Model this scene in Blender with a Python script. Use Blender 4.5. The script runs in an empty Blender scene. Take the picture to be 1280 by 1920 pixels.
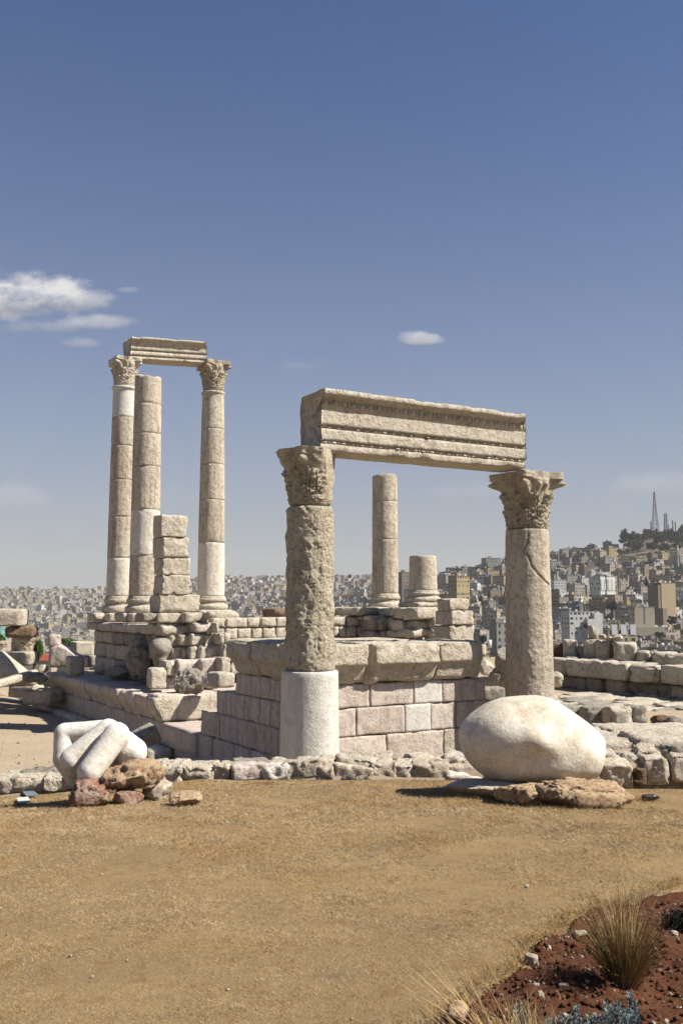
import bpy, math, random
import numpy as np
from mathutils import Vector, Matrix
S = bpy.context.scene
COL = S.collection
rng = random.Random(7)
R = math.radians

# ------------------------------------------------------------------ camera
F = 1800.0                      # focal length in pixels of the 1280x1920 photograph
TH = math.atan(170 / F)         # camera pitch up
EYE = np.array([0.0, 0.0, 3.44])
cam_d = bpy.data.cameras.new("camera"); cam = bpy.data.objects.new("camera", cam_d); COL.objects.link(cam)
cam.location = EYE; cam.rotation_euler = (R(90) + TH, 0, 0)
cam_d.sensor_fit = 'VERTICAL'; cam_d.sensor_height = 24; cam_d.lens = 24 * F / 1920
cam_d.clip_start = 0.1; cam_d.clip_end = 30000
S.camera = cam
S.render.resolution_x, S.render.resolution_y = 682, 1024

# ------------------------------------------------------------------ sun, sky, exposure
SUN_EL = R(46); SUN_H = Vector((0.98, -0.20, 0)).normalized()
sl = bpy.data.lights.new("sun", 'SUN'); sl.energy = 5.0; sl.angle = R(0.5); sl.color = (1.0, 0.95, 0.86)
so = bpy.data.objects.new("sun", sl); COL.objects.link(so)
sdir = Vector((SUN_H.x * math.cos(SUN_EL), SUN_H.y * math.cos(SUN_EL), math.sin(SUN_EL)))
so.rotation_euler = sdir.to_track_quat('Z', 'Y').to_euler()
so.location = (20, -10, 30)
S.view_settings.view_transform = 'Standard'; S.view_settings.look = 'None'
S.view_settings.exposure = 0.95; S.view_settings.gamma = 1.0
S.cycles.use_denoising = True
S.cycles.max_bounces = 5; S.cycles.diffuse_bounces = 3; S.cycles.volume_bounces = 0
S.cycles.caustics_reflective = False; S.cycles.caustics_refractive = False

def ray(px, py):
    a = (px - 640) / F; b = (960 - py) / F
    return np.array([a, math.cos(TH) - b * math.sin(TH), math.sin(TH) + b * math.cos(TH)])

def W(px, py, Y):
    d = ray(px, py); return EYE + d * (Y / d[1])

def WZ(px, py, Z):
    d = ray(px, py); return EYE + d * ((Z - EYE[2]) / d[2])

class NT:
    """small node-tree writer"""
    def __init__(s, tree):
        s.t = tree; s.n = tree.nodes; s.l = tree.links; s.n.clear()
    def add(s, kind, ins=None, **kw):
        n = s.n.new(kind)
        for k, v in kw.items(): setattr(n, k, v)
        for k, v in (ins or {}).items(): s.put(n.inputs[k], v)
        return n
    def put(s, sock, v):
        if hasattr(v, 'is_linked') or hasattr(v, 'links'): s.l.new(v, sock)
        elif isinstance(v, bpy.types.Node): s.l.new(v.outputs[0], sock)
        else: sock.default_value = v
    def math(s, op, a, b=0.0, c=0.0, clamp=False):
        return s.add('ShaderNodeMath', {0: a, 1: b, 2: c}, operation=op, use_clamp=clamp).outputs[0]
    def mix(s, f, a, b, mode='MIX'):
        n = s.n.new('ShaderNodeMix'); n.data_type = 'RGBA'; n.blend_type = mode
        s.put(n.inputs[0], f)
        for k, v in ((6, a), (7, b)):
            if isinstance(v, (tuple, list)) and len(v) == 3: v = tuple(v) + (1,)
            s.put(n.inputs[k], v)
        return n.outputs[2]
    def ramp(s, f, lo, hi, interp='LINEAR'):
        n = s.n.new('ShaderNodeMapRange'); n.interpolation_type = 'SMOOTHSTEP' if interp == 'S' else 'LINEAR'
        n.clamp = True; s.put(n.inputs[0], f); n.inputs[1].default_value = lo; n.inputs[2].default_value = hi
        return n.outputs[0]
    def noise(s, vec, scale, detail=4, rough=0.55, dim='3D'):
        n = s.n.new('ShaderNodeTexNoise'); n.noise_dimensions = dim
        if vec is not None: s.put(n.inputs['Vector'], vec)
        n.inputs['Scale'].default_value = scale; n.inputs['Detail'].default_value = detail; n.inputs['Roughness'].default_value = rough
        return n.outputs[0]

world = bpy.data.worlds.new("World"); S.world = world; world.use_nodes = True
w = NT(world.node_tree)
sky = w.add('ShaderNodeTexSky', sky_type='NISHITA', sun_disc=False, sun_elevation=SUN_EL,
            sun_rotation=math.atan2(SUN_H.x, SUN_H.y), altitude=850, air_density=1.0, dust_density=1.2, ozone_density=2.5)
tc = w.add('ShaderNodeTexCoord'); sep = w.add('ShaderNodeSeparateXYZ', {0: tc.outputs['Generated']})
X, Yy, Z = sep.outputs
SKY_K = 0.05
skyc = w.add('ShaderNodeVectorMath', {0: sky.outputs[0], 1: (SKY_K * 0.47, SKY_K * 0.70, SKY_K * 1.00)}, operation='MULTIPLY').outputs[0]
# dusty grey band low on the horizon, thinning out upward
hz = w.math('POWER', w.math('SUBTRACT', 1.0, w.math('MAXIMUM', Z, 0.0), clamp=True), 3.9)
skyc = w.mix(w.math('MULTIPLY', hz, 0.97), skyc, (0.238, 0.236, 0.231))
# small fair-weather clouds at their own bearings
az = w.math('DIVIDE', X, w.math('MAXIMUM', Yy, 0.05)); el = w.math('DIVIDE', Z, w.math('MAXIMUM', Yy, 0.05))
cv = w.add('ShaderNodeCombineXYZ', {0: az, 1: w.math('MULTIPLY', el, 1.7), 2: 0.37}).outputs[0]
n1 = w.noise(cv, 9.0, 9, 0.58); n2 = w.noise(cv, 26.0, 6, 0.6)
CLOUDS = [(-10, 570, 150, 62, 1.0, 0.95), (70, 562, 110, 42, 1.0, 0.9), (150, 566, 75, 24, .8, 0.6), (70, 612, 90, 18, .8, 0.45), (195, 607, 72, 18, .8, 0.5), (160, 643, 50, 13, .7, 0.4),
          (781, 637, 44, 15, .9, 0.62), (240, 544, 24, 7, .6, 0.22), (870, 925, 90, 22, .5, 0.22), (1240, 912, 110, 28, .5, 0.25),
          (10, 940, 80, 30, .5, 0.2), (340, 930, 60, 26, .5, 0.1), (560, 687, 40, 7, .5, 0.12)]
dens = None; shade = None
for (cx, cy, rx, ry, k, amt) in CLOUDS:
    d0 = ray(cx, cy); a0, e0 = d0[0] / d0[1], d0[2] / d0[1]
    da = w.math('DIVIDE', w.math('SUBTRACT', az, a0), rx / F); de = w.math('DIVIDE', w.math('SUBTRACT', el, e0), ry / F)
    # flatter base than top
    de = w.math('MULTIPLY', de, w.add('ShaderNodeMix', {0: w.math('GREATER_THAN', de, 0.0), 2: 1.35, 3: 0.9}, data_type='FLOAT').outputs[0])
    r2 = w.math('ADD', w.math('MULTIPLY', da, da), w.math('MULTIPLY', de, de))
    v = w.math('SUBTRACT', 1.3, r2)
    v = w.math('ADD', v, w.math('MULTIPLY', w.math('SUBTRACT', n1, 0.5), 2.9))
    v = w.math('ADD', v, w.math('MULTIPLY', w.math('SUBTRACT', n2, 0.5), 2.6))
    v = w.math('MULTIPLY', w.ramp(v, 0.0, 1.15 + (1 - k), 'S'), amt)
    v = w.math('MULTIPLY', v, w.ramp(r2, 2.6, 1.2, 'S'))
    dens = v if dens is None else w.math('MAXIMUM', dens, v)
    sh = w.math('MULTIPLY', de, w.ramp(r2, 2.0, 0.5))
    shade = sh if shade is None else w.math('ADD', shade, sh)
cc = w.mix(w.ramp(w.math('ADD', shade, w.math('MULTIPLY', w.math('SUBTRACT', n2, 0.5), 1.5)), -0.9, 1.0), (0.22, 0.22, 0.23), (0.45, 0.44, 0.43))
fwd = w.math('GREATER_THAN', Yy, 0.2)
skyc = w.mix(w.math('MULTIPLY', dens, fwd), skyc, cc)
bg = w.add('ShaderNodeBackground', {'Color': skyc, 'Strength': 1.0})
w.add('ShaderNodeOutputWorld', {'Surface': bg})

# ------------------------------------------------------------------ numpy noise
def _h(i, j, k, seed):
    n = (i * 374761393 + j * 668265263 + k * 2147483647 + seed * 974634777) & 0xffffffff
    n = ((n ^ (n >> 13)) * 1274126177) & 0xffffffff
    n = ((n ^ (n >> 16)) * 2246822519) & 0xffffffff
    return ((n ^ (n >> 15)) & 0xffffff) / float(0xffffff)

def vn(P, sc, seed=0):
    Q = np.asarray(P, float) * sc + 100.0
    I = np.floor(Q).astype(np.int64); f = Q - I; f = f * f * (3 - 2 * f)
    i, j, k = I[:, 0], I[:, 1], I[:, 2]; u, v, t = f[:, 0], f[:, 1], f[:, 2]
    def L(a, b, m): return a + (b - a) * m
    r = L(L(L(_h(i, j, k, seed), _h(i + 1, j, k, seed), u), L(_h(i, j + 1, k, seed), _h(i + 1, j + 1, k, seed), u), v),
          L(L(_h(i, j, k + 1, seed), _h(i + 1, j, k + 1, seed), u), L(_h(i, j + 1, k + 1, seed), _h(i + 1, j + 1, k + 1, seed), u), v), t)
    return r * 2 - 1

def fbm(P, sc, seed=0, octv=4, gain=0.5):
    a = 1.0; s = 0; tot = 0
    for o in range(octv):
        s = s + a * vn(P, sc * 2.03 ** o, seed + 17 * o); tot += a; a *= gain
    return s / tot

def ridge(P, sc, seed=0, octv=3):
    a = 1.0; s = 0; tot = 0
    for o in range(octv):
        s = s + a * (1 - np.abs(vn(P, sc * 2.1 ** o, seed + 31 * o)) * 2); tot += a; a *= 0.5
    return s / tot

# ------------------------------------------------------------------ materials
def lin(r, g, b):
    f = lambda c: (c / 255 / 12.92) if c <= 10 else ((c / 255 + 0.055) / 1.055) ** 2.4
    return (f(r), f(g), f(b))

MATS = {}
ALB = 0.75                      # measured sunlit colours -> surface reflectance
def sc_(c, k=1.0): return tuple(x * ALB * k for x in c)
def stone_mat(name, c1, c2, stain, pit=0.5, bump=0.5, scale=1.0, streak=0.25, vary=0.6, rough=0.9, spec=0.15):
    c1, c2, stain = sc_(c1), sc_(c2), sc_(stain, .9)
    m = bpy.data.materials.new(name); m.use_nodes = True; t = NT(m.node_tree)
    tc = t.add('ShaderNodeTexCoord').outputs['Object']; oi = t.add('ShaderNodeObjectInfo').outputs['Random']
    vec = t.add('ShaderNodeVectorMath', {0: tc, 1: t.add('ShaderNodeCombineXYZ', {0: t.math('MULTIPLY', oi, 61.0), 1: t.math('MULTIPLY', oi, 23.0), 2: t.math('MULTIPLY', oi, 37.0)})}, operation='ADD').outputs[0]
    big = t.noise(vec, 1.3 * scale, 5, 0.6); mid = t.noise(vec, 6.5 * scale, 6, 0.65); fine = t.noise(vec, 42 * scale, 5, 0.7)
    sv = t.add('ShaderNodeVectorMath', {0: vec, 1: (5.0, 5.0, 0.6)}, operation='MULTIPLY').outputs[0]
    st = t.noise(sv, 1.4 * scale, 5, 0.6)
    f = t.math('ADD', t.math('MULTIPLY', t.ramp(big, .42, .58), 0.7), t.math('MULTIPLY', t.math('SUBTRACT', oi, 0.5), vary), clamp=True)
    col = t.mix(f, c1, c2)
    col = t.mix(t.math('MULTIPLY', t.ramp(mid, .47, .66, 'S'), 0.62), col, stain)
    col = t.mix(t.math('MULTIPLY', t.ramp(st, .48, .64, 'S'), streak), col, stain)
    hv = t.add('ShaderNodeHueSaturation', {'Hue': 0.5, 'Saturation': 1.0, 'Value': t.math('ADD', 0.52, t.math('MULTIPLY', fine, 0.96)), 'Color': col}).outputs[0]
    vor = t.add('ShaderNodeTexVoronoi', {'Vector': vec, 'Scale': 17 * scale}, feature='F1'); 
    pits = t.math('MULTIPLY', t.ramp(vor.outputs['Distance'], 0.36, 0.12, 'S'), t.ramp(big, .44, .56))
    hv = t.mix(t.math('MULTIPLY', pits, 0.75 * pit), hv, tuple(c * 0.45 for c in stain))
    b = t.math('ADD', t.math('MULTIPLY', mid, 1.0), t.math('MULTIPLY', fine, 0.4)); b = t.math('SUBTRACT', b, t.math('MULTIPLY', pits, pit * 0.6))
    bp = t.add('ShaderNodeBump', {'Strength': min(1.0, bump * 1.5), 'Distance': 0.13 / scale, 'Height': b})
    p = t.add('ShaderNodeBsdfPrincipled', {'Base Color': hv, 'Roughness': rough, 'Normal': bp, 'Specular IOR Level': spec})
    t.add('ShaderNodeOutputMaterial', {'Surface': p}); MATS[name] = m; return m

def flat_mat(name, c, rough=0.8, var=0.25, scale=8.0, metal=0.0, c2=None):
    c = sc_(c); c2 = sc_(c2) if c2 else None
    m = bpy.data.materials.new(name); m.use_nodes = True; t = NT(m.node_tree)
    tc = t.add('ShaderNodeTexCoord').outputs['Object']; oi = t.add('ShaderNodeObjectInfo').outputs['Random']
    n = t.noise(tc, scale, 4, 0.6)
    v = t.math('ADD', 1 - var * .5, t.math('MULTIPLY', t.math('SUBTRACT', n, 0.5), var * 2))
    col = c if c2 is None else t.mix(oi, c, c2)
    hv = t.add('ShaderNodeHueSaturation', {'Value': v, 'Color': col if not isinstance(col, tuple) else tuple(col) + (1,)})
    p = t.add('ShaderNodeBsdfPrincipled', {'Base Color': hv, 'Roughness': rough, 'Metallic': metal, 'Specular IOR Level': 0.2})
    t.add('ShaderNodeOutputMaterial', {'Surface': p}); MATS[name] = m; return m

M_lime = stone_mat('limestone', (.73, .65, .52), (.67, .585, .46), (.46, .37, .265), pit=.6, bump=.55)
M_pink = stone_mat('pink_limestone', (.66, .575, .49), (.60, .50, .43), (.45, .355, .285), pit=.5, bump=.28, streak=.6)
M_col = stone_mat('column_limestone', (.66, .58, .46), (.58, .49, .39), (.38, .30, .21), pit=.45, bump=.45, streak=.6, vary=.5)
M_erod = stone_mat('eroded_limestone', (.68, .60, .455), (.60, .51, .37), (.42, .33, .20), pit=1.0, bump=.9, scale=1.3)
M_white = stone_mat('restored_pale_stone', (.74, .70, .63), (.69, .645, .57), (.58, .53, .45), pit=.35, bump=.22, streak=.3, vary=.3)
M_cream = stone_mat('cream_restored_stone', (.80, .74, .64), (.74, .67, .56), (.58, .50, .39), pit=.35, bump=.3, streak=.4, vary=.3)
M_cap = stone_mat('carved_limestone', (.62, .54, .41), (.55, .46, .34), (.30, .23, .15), pit=.5, bump=.6, scale=1.5)
M_marble = stone_mat('white_marble', (.82, .77, .68), (.79, .73, .62), (.68, .58, .42), pit=.22, bump=.12, scale=1.0, streak=.12, vary=.1, rough=.65, spec=.3)
M_marble2 = stone_mat('stained_marble', (.78, .72, .60), (.72, .63, .48), (.58, .45, .28), pit=.2, bump=.12, scale=.7, streak=.3, vary=.1, rough=.65, spec=.3)
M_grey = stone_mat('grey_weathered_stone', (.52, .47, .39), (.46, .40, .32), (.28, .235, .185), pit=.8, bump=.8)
M_rub = stone_mat('pale_rubble_stone', (.80, .70, .55), (.70, .59, .46), (.52, .39, .27), pit=.5, bump=.7, scale=2.0, vary=.9)
M_flint = stone_mat('ochre_flint', (.66, .50, .30), (.60, .40, .26), (.30, .12, .06), pit=1.3, bump=1.2, scale=3.2, vary=.5, streak=.1)
M_red = stone_mat('red_flint', (.46, .24, .16), (.62, .50, .40), (.20, .045, .03), pit=1.0, bump=1.1, scale=3.0, vary=.3, streak=.1)
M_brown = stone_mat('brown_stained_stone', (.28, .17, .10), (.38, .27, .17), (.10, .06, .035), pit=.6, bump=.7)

# ------------------------------------------------------------------ mesh helpers
WL = {}
def attach(o, parent):
    o.parent = parent; o.location = WL[o.name] - WL[parent.name]; return o

FLAT = ('wall_block', 'pier_block', 'cornice_block', 'cap_slab', 'wall_stone', 'rock', 'column_stub_x', 'stone_block', 'rough_boulder', 'boulder', 'bedrock_ledge', 'paving_slab', 'stone', 'flat_rock', 'long_slab', 'rubble_stone', 'upright_stone', 'grooved_stone', 'stone_slab', 'foot_molding')
def mesh_obj(name, V, Fc, mats, parent=None, smooth=True, midx=None, origin=None, at=None, yaw=0.0, tilt=(0, 0)):
    """origin: V is in world coordinates and the object origin goes there; at: V is local and the object is put there"""
    V = np.asarray(V, np.float32)
    if name in FLAT: smooth = False
    if origin is not None: V = V - np.asarray(origin, np.float32)
    me = bpy.data.meshes.new(name)
    if isinstance(Fc, np.ndarray):
        nf, k = Fc.shape
        me.vertices.add(len(V)); me.vertices.foreach_set('co', V.ravel())
        me.loops.add(nf * k); me.loops.foreach_set('vertex_index', Fc.ravel().astype(np.int32))
        me.polygons.add(nf); me.polygons.foreach_set('loop_start', np.arange(0, nf * k, k, dtype=np.int32))
        me.update(calc_edges=True)
    else:
        me.from_pydata(V.tolist(), [], Fc)
    for m in (mats if isinstance(mats, (list, tuple)) else [mats]): me.materials.append(m)
    if midx is not None: me.polygons.foreach_set('material_index', np.asarray(midx, np.int32))
    if smooth: me.polygons.foreach_set('use_smooth', np.ones(len(me.polygons), bool))
    me.update()
    o = bpy.data.objects.new(name, me); COL.objects.link(o)
    loc = Vector([float(c) for c in (origin if origin is not None else at if at is not None else (0, 0, 0))])
    WL[o.name] = loc; o.location = loc; o.rotation_euler = (tilt[0], tilt[1], yaw)
    if parent is not None: attach(o, parent)
    return o

def tag(o, label, cat, group=None, kind=None):
    if label: o['label'] = label
    if cat: o['category'] = cat
    if group: o['group'] = group
    if kind: o['kind'] = kind
    return o

def empty(name, loc, label, cat, group=None):
    o = bpy.data.objects.new(name, None); COL.objects.link(o); o.location = loc; WL[o.name] = Vector([float(c) for c in loc]); o.empty_display_size = 0.2
    return tag(o, label, cat, group)

_tmpl = {}
def box_template(nx, ny, nz):
    key = (nx, ny, nz)
    if key in _tmpl: return _tmpl[key]
    idx = {}; V = []; Fc = []
    def vid(i, j, k):
        q = (i, j, k)
        if q not in idx: idx[q] = len(V); V.append(q)
        return idx[q]
    for i in range(nx):
        for j in range(ny):
            Fc.append((vid(i, j, 0), vid(i, j + 1, 0), vid(i + 1, j + 1, 0), vid(i + 1, j, 0)))
            Fc.append((vid(i, j, nz), vid(i + 1, j, nz), vid(i + 1, j + 1, nz), vid(i, j + 1, nz)))
    for i in range(nx):
        for k in range(nz):
            Fc.append((vid(i, 0, k), vid(i + 1, 0, k), vid(i + 1, 0, k + 1), vid(i, 0, k + 1)))
            Fc.append((vid(i, ny, k), vid(i, ny, k + 1), vid(i + 1, ny, k + 1), vid(i + 1, ny, k)))
    for j in range(ny):
        for k in range(nz):
            Fc.append((vid(0, j, k), vid(0, j, k + 1), vid(0, j + 1, k + 1), vid(0, j + 1, k)))
            Fc.append((vid(nx, j, k), vid(nx, j + 1, k), vid(nx, j + 1, k + 1), vid(nx, j, k + 1)))
    _tmpl[key] = (np.array(V, float) / np.array([nx, ny, nz]) - 0.5, np.array(Fc, np.int32)); return _tmpl[key]

_sd = [100]
def nseed():
    _sd[0] += 1; return _sd[0]

def stone(size, r=0.04, amp=0.015, chip=0.05, freq=None, res=0.09, seed=None, warp=None, cut=0.0, facet=5, fk=1.0):
    """rough dressed stone centred on the origin; returns verts, faces"""
    seed = nseed() if seed is None else seed
    s = np.array(size, float); n = [int(min(30, max(3, round(a / res)))) for a in s]
    U, Fc = box_template(*n); P = U * s; r = min(r, s.min() * 0.45)
    if freq is None: freq = 1.6 / max(0.25, s.mean())
    off = np.array([seed * 1.37 % 50, seed * 2.91 % 50, seed * 0.77 % 50])
    # irregular rounding, worn corners
    rr = r * (1 + 0.8 * vn(P + off, freq * 1.5, seed))[:, None]; rr = np.minimum(rr, s.min() * 0.48)
    C = np.clip(P, -(s / 2) + rr, (s / 2) - rr); D = P - C; L = np.linalg.norm(D, axis=1, keepdims=True); N = D / np.maximum(L, 1e-9)
    Q = C + N * rr
    e = (s / 2 - np.abs(P)); es = np.sort(e, axis=1)[:, 1]               # distance to the nearest arris
    edge = np.exp(-es / (0.10 * s.min() + 0.05))
    disp = amp * fbm(P + off, freq * 2.2, seed, 5, 0.6) - chip * edge * np.clip(fbm(P + off, freq * 1.9, seed + 5, 3) * 2.2 + 0.05, 0, 1)
    if cut: # broken-off corner
        rs = np.random.RandomState(seed); pn = rs.normal(size=3); pn /= np.linalg.norm(pn); pn[2] = abs(pn[2]) * 0.6
        d = (Q * pn).sum(1) - (np.abs(s / 2 * pn).sum()) * (1 - cut); Q = Q - np.outer(np.clip(d, 0, 9), pn)
    Q = Q + N * disp[:, None]
    rs = np.random.RandomState(seed * 7 + 1)
    for _ in range(facet):          # hammered-off arrises and corners
        sg = rs.choice([-1, 1], 3); wt = rs.uniform(.25, 1, 3); wt[rs.randint(3)] *= rs.choice([0, .25]); pn = sg * wt; pn /= np.linalg.norm(pn)
        sup = np.abs(s / 2 * pn).sum(); d = (Q * pn).sum(1) - sup * (1 - rs.uniform(.03, .13) * fk) - .02 * s.min() * fbm(Q + off, 4 * freq, seed + 40, 2); Q = Q - np.outer(np.clip(d, 0, 9), pn)
    Q = Q + N * (.22 * amp * ridge(Q + off, freq * 7, seed + 50, 3))[:, None]
    if warp is not None: Q = warp(Q, s)
    return Q, Fc

# temple axes: D2 along the front to the right, D1 towards the back left
A2 = math.atan2(.509, .861); D2 = np.array([math.cos(A2), math.sin(A2), 0]); D1 = np.array([-math.sin(A2), math.cos(A2), 0]); UZ = np.array([0, 0, 1.0])
C0 = np.array([-.45, 22.1, 0])
def T(u, v, z): return C0 + u * D2 + v * D1 + z * UZ

def u_at(px, v, z=1.0):      # where the sight line of column px meets the plane v
    k = (px - 640) / F * 1.0 / math.cos(TH) ; k = ray(px, 1150)[0] / ray(px, 1150)[1]
    p = C0 + v * D1; return (k * p[1] - p[0]) / (D2[0] - k * D2[1])
def v_at(px, u):
    k = ray(px, 1150)[0] / ray(px, 1150)[1]; p = C0 + u * D2; return (k * p[1] - p[0]) / (D1[0] - k * D1[1])

def place(Q, c, yaw=A2, tilt=(0, 0)):
    Mx = np.array((Matrix.Rotation(yaw, 3, 'Z') @ Matrix.Rotation(tilt[0], 3, 'X') @ Matrix.Rotation(tilt[1], 3, 'Y')))
    return Q @ Mx.T + np.asarray(c)

def tblock(name, u0, u1, v0, v1, z0, z1, mat, parent=None, gap=0.008, **kw):
    """block aligned with the temple; parent => a part"""
    s = (u1 - u0 - gap, v1 - v0 - gap, z1 - z0 - gap * .7); Q, Fc = stone(s, **kw)
    c = T((u0 + u1) / 2, (v0 + v1) / 2, (z0 + z1) / 2)
    return mesh_obj(name, Q, Fc, mat, parent, at=c, yaw=A2)

def pblock(name, x0, x1, yt, yb, Y, d, mat, label=None, cat='stone block', yaw=A2, tilt=(0, 0), parent=None, group=None, **kw):
    """stone whose front face spans x0..x1, yt..yb of the photo when it stands Y metres away, d metres deep"""
    p0 = W(x0, yb, Y); top = W(x0, yt, Y); h = top[2] - p0[2]
    dx = np.array([math.cos(yaw), math.sin(yaw), 0]); dy = np.array([-math.sin(yaw), math.cos(yaw), 0])
    k = ray(x1, yb)[0] / ray(x1, yb)[1]; wd = (k * p0[1] - p0[0]) / (dx[0] - k * dx[1])
    Q, Fc = stone((wd, d, h), **kw); c = p0 + dx * wd / 2 + dy * d / 2 + UZ * h / 2
    o = mesh_obj(name, Q, Fc, mat, parent, at=c, yaw=yaw, tilt=tilt)
    if parent is None and label: tag(o, label, cat, group)
    return o

# ------------------------------------------------------------------ terrain
PXS = [-900, 0, 200, 420, 600, 700, 780, 850, 950, 1050, 1150, 1230, 1300, 2400]
YS = [40, 90, 160, 300, 600, 750, 900, 1100, 1300, 1450, 1800, 2400, 3000, 3600, 4300, 7000]
NEAR = [1330, 1262, 1330, 1345]
far_l = [1300, 1285, 1270, 1250, 1232, 1220, 1190, 1148, 1124, 1109, 1119, 1127]
PY = [far_l, far_l, far_l,
      [1300, 1272, 1250, 1225, 1200, 1185, 1158, 1120, 1096, 1088, 1096, 1115],
      [1290, 1265, 1240, 1210, 1180, 1165, 1140, 1108, 1090, 1087, 1096, 1115],
      [1280, 1250, 1220, 1190, 1160, 1140, 1118, 1096, 1088, 1092, 1100, 1115],
      [1275, 1240, 1202, 1168, 1128, 1110, 1102, 1096, 1092, 1096, 1104, 1118],
      [1270, 1230, 1180, 1128, 1082, 1088, 1100, 1100, 1100, 1102, 1108, 1120],
      [1270, 1230, 1178, 1114, 1066, 1074, 1090, 1100, 1105, 1105, 1110, 1120],
      [1270, 1230, 1176, 1108, 1054, 1050, 1064, 1090, 1105, 1108, 1110, 1120],
      [1270, 1230, 1176, 1106, 1044, 1030, 1040, 1080, 1100, 1108, 1110, 1120],
      [1270, 1230, 1176, 1104, 1034, 1016, 1018, 1050, 1090, 1105, 1110, 1120],
      [1270, 1230, 1176, 1102, 1030, 1010, 1010, 1040, 1080, 1100, 1110, 1120],
      [1270, 1230, 1176, 1102, 1030, 1010, 1010, 1040, 1080, 1100, 1110, 1120]]
PY = np.array([NEAR + r for r in PY], float); LY = np.log(YS)
def terr_z(px, Y):
    px = np.clip(np.asarray(px, float), PXS[0], PXS[-1]); ly = np.clip(np.log(np.maximum(Y, 1)), LY[0], LY[-1])
    i = np.clip(np.searchsorted(PXS, px) - 1, 0, len(PXS) - 2); t = (px - np.array(PXS)[i]) / (np.array(PXS)[i + 1] - np.array(PXS)[i]); t = t * t * (3 - 2 * t)
    j = np.clip(np.searchsorted(LY, ly) - 1, 0, len(YS) - 2); s = (ly - LY[j]) / (LY[j + 1] - LY[j])
    a = PY[i, j] * (1 - s) + PY[i, j + 1] * s; b = PY[i + 1, j] * (1 - s) + PY[i + 1, j + 1] * s
    return EYE[2] + (1130 - (a * (1 - t) + b * t)) * Y / F

pg = np.linspace(-900, 2400, 140); yg = np.exp(np.linspace(math.log(72), math.log(7000), 110))
PG, YG = np.meshgrid(pg, yg); ZG = terr_z(PG.ravel(), YG.ravel()); XG = (PG.ravel() - 640) / F * YG.ravel()
TV = np.c_[XG, YG.ravel(), ZG]; TV[:, 2] += fbm(TV, 0.012, 3, 3) * np.clip(YG.ravel() / 400, 0, 3)
nc = len(pg)
def grid_faces(nr, nc):
    a = np.arange(nr * nc).reshape(nr, nc); return np.stack([a[:-1, :-1].ravel(), a[:-1, 1:].ravel(), a[1:, 1:].ravel(), a[1:, :-1].ravel()], 1)
def ground_mat(name, c1, c2, c3, scale=1.0, bump=0.4, speck=0.0, dist=0.05):
    c1, c2, c3 = sc_(c1), sc_(c2), sc_(c3)
    m = bpy.data.materials.new(name); m.use_nodes = True; t = NT(m.node_tree)
    tc = t.add('ShaderNodeTexCoord').outputs['Object']
    a = t.noise(tc, .5 * scale, 6, .6); b = t.noise(tc, 4.5 * scale, 7, .65); c = t.noise(tc, 38 * scale, 5, .7)
    col = t.mix(t.ramp(a, .35, .65), c1, c2); col = t.mix(t.math('MULTIPLY', t.ramp(b, .5, .72, 'S'), .7), col, c3)
    if speck:
        vo = t.add('ShaderNodeTexVoronoi', {'Vector': tc, 'Scale': 24 * scale}); 
        col = t.mix(t.math('MULTIPLY', t.ramp(vo.outputs['Distance'], .2, .1), t.math('MULTIPLY', t.ramp(c, .5, .6), speck)), col, sc_((.55, .48, .38)))
    hv = t.add('ShaderNodeHueSaturation', {'Value': t.math('ADD', .7, t.math('MULTIPLY', c, .6)), 'Color': col}).outputs[0]
    bp = t.add('ShaderNodeBump', {'Strength': bump, 'Distance': dist, 'Height': t.math('ADD', b, t.math('MULTIPLY', c, .4))})
    p = t.add('ShaderNodeBsdfPrincipled', {'Base Color': hv, 'Roughness': .95, 'Normal': bp, 'Specular IOR Level': .1})
    t.add('ShaderNodeOutputMaterial', {'Surface': p}); MATS[name] = m; return m
M_hill = ground_mat('hill_earth', (.20, .16, .11), (.15, .125, .085), (.07, .075, .04), scale=.02, bump=.1)
M_dust = ground_mat('dusty_earth', (.46, .37, .26), (.40, .31, .21), (.33, .245, .15), bump=.5, speck=.8)
M_lawn = ground_mat('dry_lawn_soil', (.31, .215, .105), (.25, .175, .09), (.21, .11, .045), scale=1.6, bump=.7, dist=.03)
M_soil = ground_mat('red_soil', (.175, .074, .038), (.135, .054, .028), (.09, .036, .02), scale=3.0, bump=1.0, speck=.15, dist=.04)
tag(mesh_obj('hills', TV, grid_faces(len(yg), nc), M_hill), 'brown hillsides under the hazy city', None, kind='structure')

# site plateau
def ss(a, b, x): t = np.clip((x - a) / (b - a), 0, 1); return t * t * (3 - 2 * t)
def site_z(x, y):
    x = np.asarray(x, float); y = np.asarray(y, float)
    u = (x - C0[0]) * D2[0] + (y - C0[1]) * D2[1]; v = (x - C0[0]) * D1[0] + (y - C0[1]) * D1[1]
    zz = -1.3 + 1.6 * ss(5.4, 7.2, u)
    zz = zz + 0.35 * ss(30, 44, y) * (1 - ss(-2, 1, u))          # path climbs slightly behind
    zz = zz - 6.0 * ss(56, 72, y)
    return zz
gx = np.linspace(-60, 60, 161); gy = np.linspace(-40, 76, 170)
GX, GY = np.meshgrid(gx, gy); gv = np.c_[GX.ravel(), GY.ravel(), site_z(GX.ravel(), GY.ravel())]
gv[:, 2] += 0.05 * fbm(gv, .35, 9, 4)
gv[:, 2] -= 0.6 * (1 - ss(13, 15, gv[:, 1]))
tag(mesh_obj('ground', gv, grid_faces(len(gy), len(gx)), M_dust), 'dusty pale ground around the ruined temple', None, kind='structure')

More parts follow.
